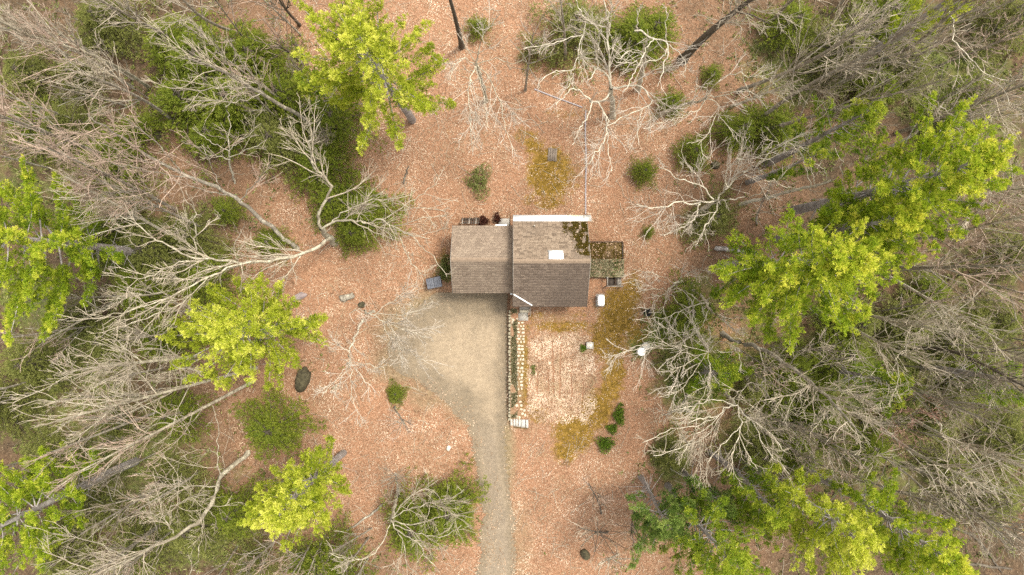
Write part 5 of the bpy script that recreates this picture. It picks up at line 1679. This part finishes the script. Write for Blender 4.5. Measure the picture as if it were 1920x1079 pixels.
bare_tree("grey branched tree leaning over the driveside hemlock", [
    (0, 6, .20, .13, [(748, 920), (740, 945), (733, 975)]), (6, 10, .10, .02, [(733, 975), (750, 1000), (780, 1015), (800, 1045), (825, 1075)]), (6, 10, .10, .02, [(733, 978), (770, 985), (805, 975), (850, 965), (890, 972)]),
    (6, 10, .08, .02, [(735, 972), (765, 955), (800, 945), (850, 930), (870, 918)]), (6, 10, .08, .02, [(740, 985), (785, 1000), (830, 1005), (865, 985)]), (6, 9, .07, .02, [(735, 972), (770, 930), (800, 915), (822, 900)]),
    (6, 10, .08, .02, [(731, 985), (715, 1022), (690, 1045), (650, 1050), (618, 1037)]), (6, 10, .07, .02, [(745, 995), (760, 1030), (765, 1060), (790, 1085)]),
], seed=16, mat=M_BARK_OAK, dens=1.1)
auto_tree("grey sapling with round twiggy top left of the driveway", (748, 935), (742, 885), 7, seed=17, n=16, ang=.9, t0=.75, lf=.42, twig=M_TWIG_GREY, r0=.10, dens=1.2)
bare_tree("small white sprayed tree right of the dark boulder", [
    (0, 6, .12, .07, [(680, 600), (668, 628), (656, 655), (655, 680)]), (6, 8, .05, .015, [(655, 680), (640, 700), (620, 725), (604, 745)]), (6, 8, .05, .015, [(655, 682), (660, 715), (662, 750), (672, 778)]),
    (6, 8, .05, .015, [(655, 682), (680, 705), (695, 735)]), (5, 8, .05, .015, [(655, 662), (630, 648), (605, 640), (588, 635)]), (6, 8, .04, .015, [(655, 684), (635, 720), (630, 745)]), (6, 8, .04, .015, [(657, 680), (690, 685), (720, 690)]),
], seed=18, mat=M_BARK_BIRCH, dens=1.7, twig=M_TWIG_WHITE, rm=1.3)
bare_tree("white sprayed tree hanging over the driveway's left edge", [
    (0, 5, .13, .08, [(700, 585), (690, 588), (683, 583)]), (4, 7.5, .07, .02, [(690, 586), (715, 600), (750, 615), (800, 632)]), (4, 7.5, .06, .02, [(700, 592), (735, 566), (765, 541), (782, 528)]), (4, 7, .05, .015, [(715, 600), (735, 640), (770, 660), (800, 680)]),
    (4, 7, .05, .015, [(705, 590), (750, 590), (790, 580), (812, 565)]), (4, 6, .05, .015, [(683, 583), (668, 580), (655, 590)]), (4, 7.5, .05, .015, [(725, 603), (745, 645), (755, 685)]),
], seed=19, mat=M_BARK_BIRCH, dens=1.6, twig=M_TWIG_WHITE, rm=1.3)
auto_tree("faint pinkish sapling between small hemlock and driveway bend", (738, 765), (762, 800), 6, seed=20, n=12, ang=.9, t0=.6, lf=.45, twig=M_TWIG_PINK, r0=.07)
bare_tree("pale tree right of the upper yellow pine with hanging limbs", [
    (0, 8, .20, .13, [(912, 190), (905, 155), (893, 122)]), (8, 12, .09, .02, [(893, 122), (900, 85), (915, 55), (938, 25)]), (8, 10, .09, .02, [(893, 122), (878, 160), (880, 220), (886, 285)]), (8, 10, .08, .02, [(895, 122), (915, 145), (935, 185), (946, 232), (962, 285)]),
    (8, 11, .07, .02, [(893, 122), (868, 110), (850, 125), (845, 150)]), (8, 11, .07, .02, [(895, 120), (930, 110), (955, 120), (985, 110)]), (8, 10, .06, .02, [(893, 125), (905, 170), (915, 240)]), (8, 11, .06, .02, [(893, 120), (870, 80), (868, 50)]),
], seed=21, mat=M_BARK_OAK, dens=1.3, twig=M_TWIG_WHITE, rm=1.12)
auto_tree("dark trunk leaving the top edge right of the yellow pine", (866, 88), (815, -80), 17, seed=22, n=6, mat=M_BARK_DARK, t0=.7, r0=.2)

# upright forest trees that fan outward
A = [
    ("long pale trunk at the left edge below the corner thicket", (215, 300), (-60, 195), 22, 8, .35, M_BARK_GREY, M_TWIG_PINK),
    ("pale trunk running toward the left green pine", (345, 455), (120, 330), 17, 10, .38, M_BARK_BIRCH, M_TWIG),
    ("pinkish fanned tree parallel above the running pale trunk", (385, 430), (160, 325), 16, 11, .42, M_BARK_GREY, M_TWIG_PINK),
    ("pinkish fanned tree ending above the left pine", (330, 395), (90, 275), 20, 9, .42, M_BARK_GREY, M_TWIG_PINK),
    ("pale tree in the extreme top left corner", (170, 130), (-40, 20), 20, 9, .40, M_BARK_OAK, M_TWIG),
    ("pale fanned tree along the top left border", (280, 165), (60, 70), 19, 9, .40, M_BARK_OAK, M_TWIG_PINK),
    ("grey tree over the top left olive hemlock", (330, 75), (165, -10), 17, 9, .45, M_BARK_GREY, M_TWIG),
    ("grey tree at the top edge above the hemlock thicket", (440, 60), (330, -40), 17, 8, .45, M_BARK_GREY, M_TWIG),
    ("grey tree leaning over the upper left clearing", (330, 230), (120, 130), 18, 8, .42, M_BARK_GREY, M_TWIG),
    ("dark trunk above the yellow pine's left shoulder", (560, 45), (500, -60), 15, 7, .45, M_BARK_DARK, M_TWIG_PINK),
    ("pinkish twiggy tree left of the yellow pine top", (565, 120), (515, 80), 11, 10, .6, M_BARK_DARK, M_TWIG_PINK),
    ("upper of the fanning lower left trunks", (450, 648), (130, 705), 21, 12, .42, M_BARK_OAK, M_TWIG),
    ("middle of the fanning lower left trunks", (480, 690), (105, 790), 19, 13, .40, M_BARK_OAK, M_TWIG),
    ("lowest of the fanning lower left trunks", (475, 715), (140, 890), 18, 13, .40, M_BARK_OAK, M_TWIG_PINK),
    ("thin tree among the fan near the left border", (330, 760), (90, 850), 15, 10, .42, M_BARK_GREY, M_TWIG_PINK),
    ("thick shadowed trunk in the bottom left woods", (300, 985), (110, 1130), 19, 8, .40, M_BARK_GREY, M_TWIG),
    ("thin grey tree under the curved bottom left trunk", (330, 900), (150, 1000), 16, 9, .45, M_BARK_GREY, M_TWIG_GREY),
    ("pale tree under the left green pine's tip", (230, 560), (80, 640), 12, 7, .40, M_BARK_BIRCH, M_TWIG),
    ("white twigged tree beside the left green pine", (320, 545), (210, 560), 11, 10, .55, M_BARK_BIRCH, M_TWIG),
    ("grey twigged tree at the bottom edge below the yellow pine", (690, 1010), (640, 1075), 10, 9, .6, M_BARK_GREY, M_TWIG),
    ("grey brushy tree at the bottom left of the yellow pine", (540, 985), (470, 1060), 9, 10, .6, M_BARK_GREY, M_TWIG_GREY),
    ("longest fanning tree of the upper right woods", (1420, 228), (1715, 45), 22, 14, .38, M_BARK_GREY, M_TWIG_GREY),
    ("upper fanning tree at the top edge right of the dark trunk", (1385, 170), (1665, 40), 21, 12, .38, M_BARK_GREY, M_TWIG),
    ("lower fanning tree reaching over the slim pine spire", (1430, 245), (1720, 165), 20, 13, .42, M_BARK_GREY, M_TWIG_GREY),
    ("pale tree at the start of the upper right fan", (1372, 200), (1500, 150), 14, 10, .5, M_BARK_BIRCH, M_TWIG),
    ("thin tree at the top edge above the fan", (1450, 40), (1580, -60), 18, 8, .42, M_BARK_GREY, M_TWIG_GREY),
    ("dim tree in the upper right corner", (1620, 120), (1900, -30), 20, 10, .42, M_BARK_GREY, M_TWIG_GREY),
    ("grey tree at the right edge above the yellow tipped pine", (1680, 250), (1950, 150), 20, 11, .42, M_BARK_GREY, M_TWIG),
    ("tree with level branches at the right edge beside the tall pines", (1690, 395), (1960, 330), 19, 12, .42, M_BARK_OAK, M_TWIG),
    ("second level branched tree at the right edge", (1660, 440), (1940, 420), 20, 12, .42, M_BARK_OAK, M_TWIG_PINK),
    ("tree with brownish twigs under the second level branched tree", (1640, 500), (1930, 500), 20, 11, .45, M_BARK_GREY, M_TWIG_PINK),
    ("grey tree starting at the tall pine's right tip", (1560, 555), (1790, 640), 18, 13, .45, M_BARK_OAK, M_TWIG),
    ("broad grey fan right of the tall pine group", (1530, 580), (1740, 690), 17, 14, .48, M_BARK_OAK, M_TWIG),
    ("mottled trunk slanting to the right edge middle", (1670, 520), (1880, 640), 17, 11, .42, M_BARK_BIRCH, M_TWIG),
    ("dark leaning trunk near the right edge evergreen", (1700, 655), (1960, 730), 20, 9, .40, M_BARK_DARK, M_TWIG_GREY),
    ("grey fan below the dark leaning trunk", (1620, 690), (1850, 790), 18, 12, .45, M_BARK_GREY, M_TWIG_GREY),
    ("broad pale fan in the lower right woods", (1640, 790), (1850, 930), 18, 14, .45, M_BARK_BIRCH, M_TWIG),
    ("pale tree crossing to the right edge in the lower woods", (1700, 780), (1960, 900), 19, 12, .42, M_BARK_BIRCH, M_TWIG),
    ("thin dim tree in the bottom right corner", (1700, 870), (1900, 1020), 18, 9, .42, M_BARK_GREY, M_TWIG_GREY),
    ("grey brushy tree above the lower pine cluster", (1480, 780), (1590, 860), 12, 13, .55, M_BARK_GREY, M_TWIG_PINK),
    ("grey twig tree between white fan and lower pines", (1430, 810), (1520, 880), 11, 11, .55, M_BARK_GREY, M_TWIG_GREY),
    ("thin double stemmed sapling right of the lower driveway", (1128, 965), (1105, 905), 8, 9, .5, M_BARK_DARK, M_TWIG_PINK),
    ("leaning sapling with pale twigs near the driveway's lower end", (1140, 1000), (1085, 990), 8, 11, .75, M_BARK_DARK, M_TWIG),
    ("forked white sapling at the bottom edge beside the dark hole", (1160, 1040), (1120, 1062), 8, 9, .7, M_BARK_BIRCH, M_TWIG),
    ("sapling beside the soft bluish pine", (1190, 960), (1180, 1010), 8, 9, .6, M_BARK_DARK, M_TWIG_PINK),
    ("twiggy tree on the clearing's right border by the shrubs", (1290, 740), (1240, 780), 9, 13, .8, M_BARK_GREY, M_TWIG),
    ("grey tree between crooked oaks and top edge", (1060, 110), (1050, -10), 15, 8, .5, M_BARK_GREY, M_TWIG),
    ("thin tree left of the crooked oak on leaves", (985, 170), (1000, 60), 12, 9, .6, M_BARK_GREY, M_TWIG_PINK),
    ("grey sapling tangle left of the tall pine's dead branches", (1420, 420), (1440, 345), 8, 10, .7, M_BARK_GREY, M_TWIG_PINK),
]
for i, (lab, b0, t0_, h_, n_, an, mt_, tw_) in enumerate(A):
    auto_tree(lab, b0, t0_, h_, seed=40 + i, n=n_, ang=an, mat=mt_, twig=tw_, dens=.93, fine=.74)

bare_tree("pale birch limb arching in the upper right corner", [
    (0, 12, .14, .09, [(1680, 100), (1740, 70), (1788, 42)]), (12, 16, .08, .03, [(1778, 15), (1788, 42), (1790, 80), (1812, 102), (1850, 140), (1905, 152)]), (12, 15, .05, .02, [(1790, 45), (1830, 30), (1850, 10)]),
], seed=30, mat=M_BARK_BIRCH, dens=.6)
bare_tree("white birch above the yellow tipped pine", [
    (0, 13, .15, .07, [(1620, 300), (1690, 265), (1735, 232), (1770, 190)]), (13, 18, .06, .02, [(1770, 190), (1830, 151), (1852, 150), (1880, 165), (1892, 197)]), (13, 18, .05, .02, [(1762, 200), (1800, 215), (1850, 180), (1900, 150)]),
    (10, 16, .05, .02, [(1735, 232), (1760, 225), (1758, 190)]),
], seed=31, mat=M_BARK_BIRCH, dens=.7)
bare_tree("dead bleached snag rising left of the yellow tipped pine", [
    (0, 11, .20, .08, [(1388, 384), (1450, 367), (1520, 350), (1560, 338)]), (9, 12, .06, .02, [(1520, 350), (1512, 320), (1502, 290), (1480, 268)]), (9, 12, .05, .02, [(1530, 347), (1520, 310), (1516, 278)]),
    (9, 12, .05, .02, [(1555, 340), (1545, 320), (1520, 300)]), (10, 13, .05, .02, [(1580, 335), (1575, 300), (1565, 275)]), (8, 11, .05, .02, [(1500, 355), (1470, 350), (1450, 335)]),
], seed=32, mat=M_BARK_BIRCH, dens=.5, fine=.4, name="dead_tree", cat="dead tree")
bare_tree("reddish brush tree in the lower right woods", [
    (0, 5, .12, .06, [(1610, 745), (1640, 760), (1665, 775)]), (5, 9, .05, .015, [(1665, 775), (1710, 770), (1760, 780)]), (5, 9, .05, .015, [(1665, 775), (1690, 800), (1730, 820)]), (5, 9, .05, .015, [(1660, 772), (1690, 750), (1740, 745)]), (4, 8, .04, .015, [(1650, 765), (1655, 800), (1680, 840)]),
], seed=33, twig=M_TWIG_RED, dens=1.9, mat=M_BARK_GREY)

# ------------------------------------------------------------------ slender saplings filling the woods (copies share their meshes)
SAP = []
for v in range(6):
    s_ = auto_tree("x", (960, 540), (960 + 3 * (v - 2), 540), 6.5 + .7 * v, seed=300 + v, n=11, ang=.42, t0=.18, lf=.40, r0=.055, dens=1.05, fine=.9,
                   mat=M_BARK_GREY, twig=(M_TWIG_GREY, M_TWIG, M_TWIG_PINK)[v % 3], name="sapling", cat="sapling")
    kids = [(c.name.split(".")[0], c.data) for c in s_.children]
    for c in list(s_.children): bpy.data.objects.remove(c)
    bpy.data.objects.remove(s_)
    SAP.append(kids)
LAND = [(o["label"], o.location.x, o.location.y) for o in COL.objects if o.parent is None and o.get("category") in ("pine tree", "evergreen tree", "bare tree") and len(o["label"].split()) <= 11]
USED = {}
g = np.random.default_rng(5)
for lab, grp, boxes, cnt_ in (
        ("slender leafless sapling in the dense woods along the right edge", "saplings along the right edge", (1600, 1880, 390, 760), 20),
        ("slender leafless sapling in the lower right corner woods", "saplings in the lower right woods", (1600, 1870, 790, 1000), 12),
        ("slender leafless sapling in the upper right woods", "saplings in the upper right woods", (1440, 1860, 20, 240), 18),
        ("slender leafless sapling in the upper left woods", "saplings in the upper left woods", (40, 330, 20, 330), 13),
        ("slender leafless sapling in the lower left woods", "saplings in the lower left woods", (60, 380, 690, 1040), 16),
        ("slender leafless sapling between left pine and star shaped pine", "saplings around the long oak limb", (160, 420, 400, 660), 8),
        ("slender leafless sapling in the tangle below the barrels", "saplings in the tangle below the barrels", (1270, 1520, 640, 880), 12),
        ("slender leafless sapling along the bottom edge near yellow pine", "saplings along the bottom edge", (430, 720, 985, 1060), 7),
        ("slender leafless sapling in the upper thicket of hemlocks", "saplings in the hemlock thicket", (330, 620, 60, 320), 7)):
    for _ in range(cnt_):
        p = W(g.uniform(boxes[0], boxes[1]), g.uniform(boxes[2], boxes[3]))
        # name it by the nearest landmark tree that has not got two saplings yet
        best = sorted(LAND, key=lambda q: (q[1] - p[0]) ** 2 + (q[2] - p[1]) ** 2)
        lm = next(q for q in best if USED.get(q[0], 0) < 2)
        USED[lm[0]] = USED.get(lm[0], 0) + 1
        tall = USED[lm[0]] == 1
        t = thing("sapling", ("taller" if tall else "shorter") + " bare sapling by the " + lm[0], "sapling", (p[0], p[1], float(hz(p[0], p[1]))), grp)
        for nm, me in SAP[int(g.integers(6))]:
            link(nm, me, None, t)
        sc = g.uniform(1.0, 1.3) if tall else g.uniform(.65, .9)
        t.scale = (sc * g.uniform(.9, 1.2), sc * g.uniform(.9, 1.2), sc)
        t.rotation_euler = (g.normal(0, .07), g.normal(0, .07), g.uniform(0, 6.28))

# ------------------------------------------------------------------ thin brush on the forest floor
g = np.random.default_rng(77)
n = 8000
x = g.uniform(-43, 43, n); y = g.uniform(-25, 25, n)
w = np.maximum(woods(x, y), ellipses(x, y, COVER) * .8)
px = x * FPX / CAMH + 960; py = 539.5 - y * FPX / CAMH
k = (g.random(n) < w * .55) & (vnoise(x, y, 3.1, 2.4) > -.2) & ~in_drive(px, py, 10)
x, y = x[k], y[k]; n = len(x)
K = 5
d = g.normal(0, .55, (n, 3)); d[:, 2] = g.uniform(.3, 1.1, n); d /= np.linalg.norm(d, axis=1, keepdims=True)
L = g.uniform(.6, 2.4, n)
P = np.zeros((n, K, 3)); P[:, 0] = np.stack([x, y, hz(x, y)], 1)
for q in range(1, K):
    d = d + g.normal(0, .16, (n, 3)); d /= np.linalg.norm(d, axis=1, keepdims=True)
    P[:, q] = P[:, q - 1] + d * (L / (K - 1))[:, None]
R = (.006 + .004 * L)[:, None] * np.linspace(1, .5, K)
p2, r2 = spawn(g, P, R, 1.2, .2, 1, .45, .7, .05, 3, .7, .2, .2, 1.0)
V, F = join_vf([tubes(P, R, 3), tubes(p2, np.maximum(r2, .006), 3)])
tag(link("brush", make_mesh("brush", V, F), M_TWIG_GREY), "thin leafless brush and fallen twigs covering the forest floor", kind="stuff")
# fallen sticks on the open leaf ground
n = 2000
x = g.uniform(-30, 25, n); y = g.uniform(-24, 24, n)
px = x * FPX / CAMH + 960; py = 539.5 - y * FPX / CAMH
k = ~in_drive(px, py, 6) & ~((px > 840) & (px < 1180) & (py > 395) & (py < 810))
x, y = x[k], y[k]; n = len(x)
az = g.uniform(0, 6.28, n); L = g.uniform(.3, 1.5, n)
u = np.linspace(-.5, .5, 4)
P = np.stack([x[:, None] + np.cos(az)[:, None] * L[:, None] * u + g.normal(0, .03, (n, 4)), y[:, None] + np.sin(az)[:, None] * L[:, None] * u + g.normal(0, .03, (n, 4)), np.zeros((n, 4))], -1)
P[..., 2] = hz(P[..., 0], P[..., 1]) + .04
V, F = tubes(P, np.repeat(g.uniform(.008, .022, n)[:, None], 4, 1), 3)
tag(link("twigs", make_mesh("twigs", V, F), M_TWIG), "small fallen sticks strewn over the leaf litter", kind="stuff")
print("TREE TRIS", TREE_TRIS[0], "ALL", sum(len(m_.polygons) * 2 for m_ in bpy.data.meshes))
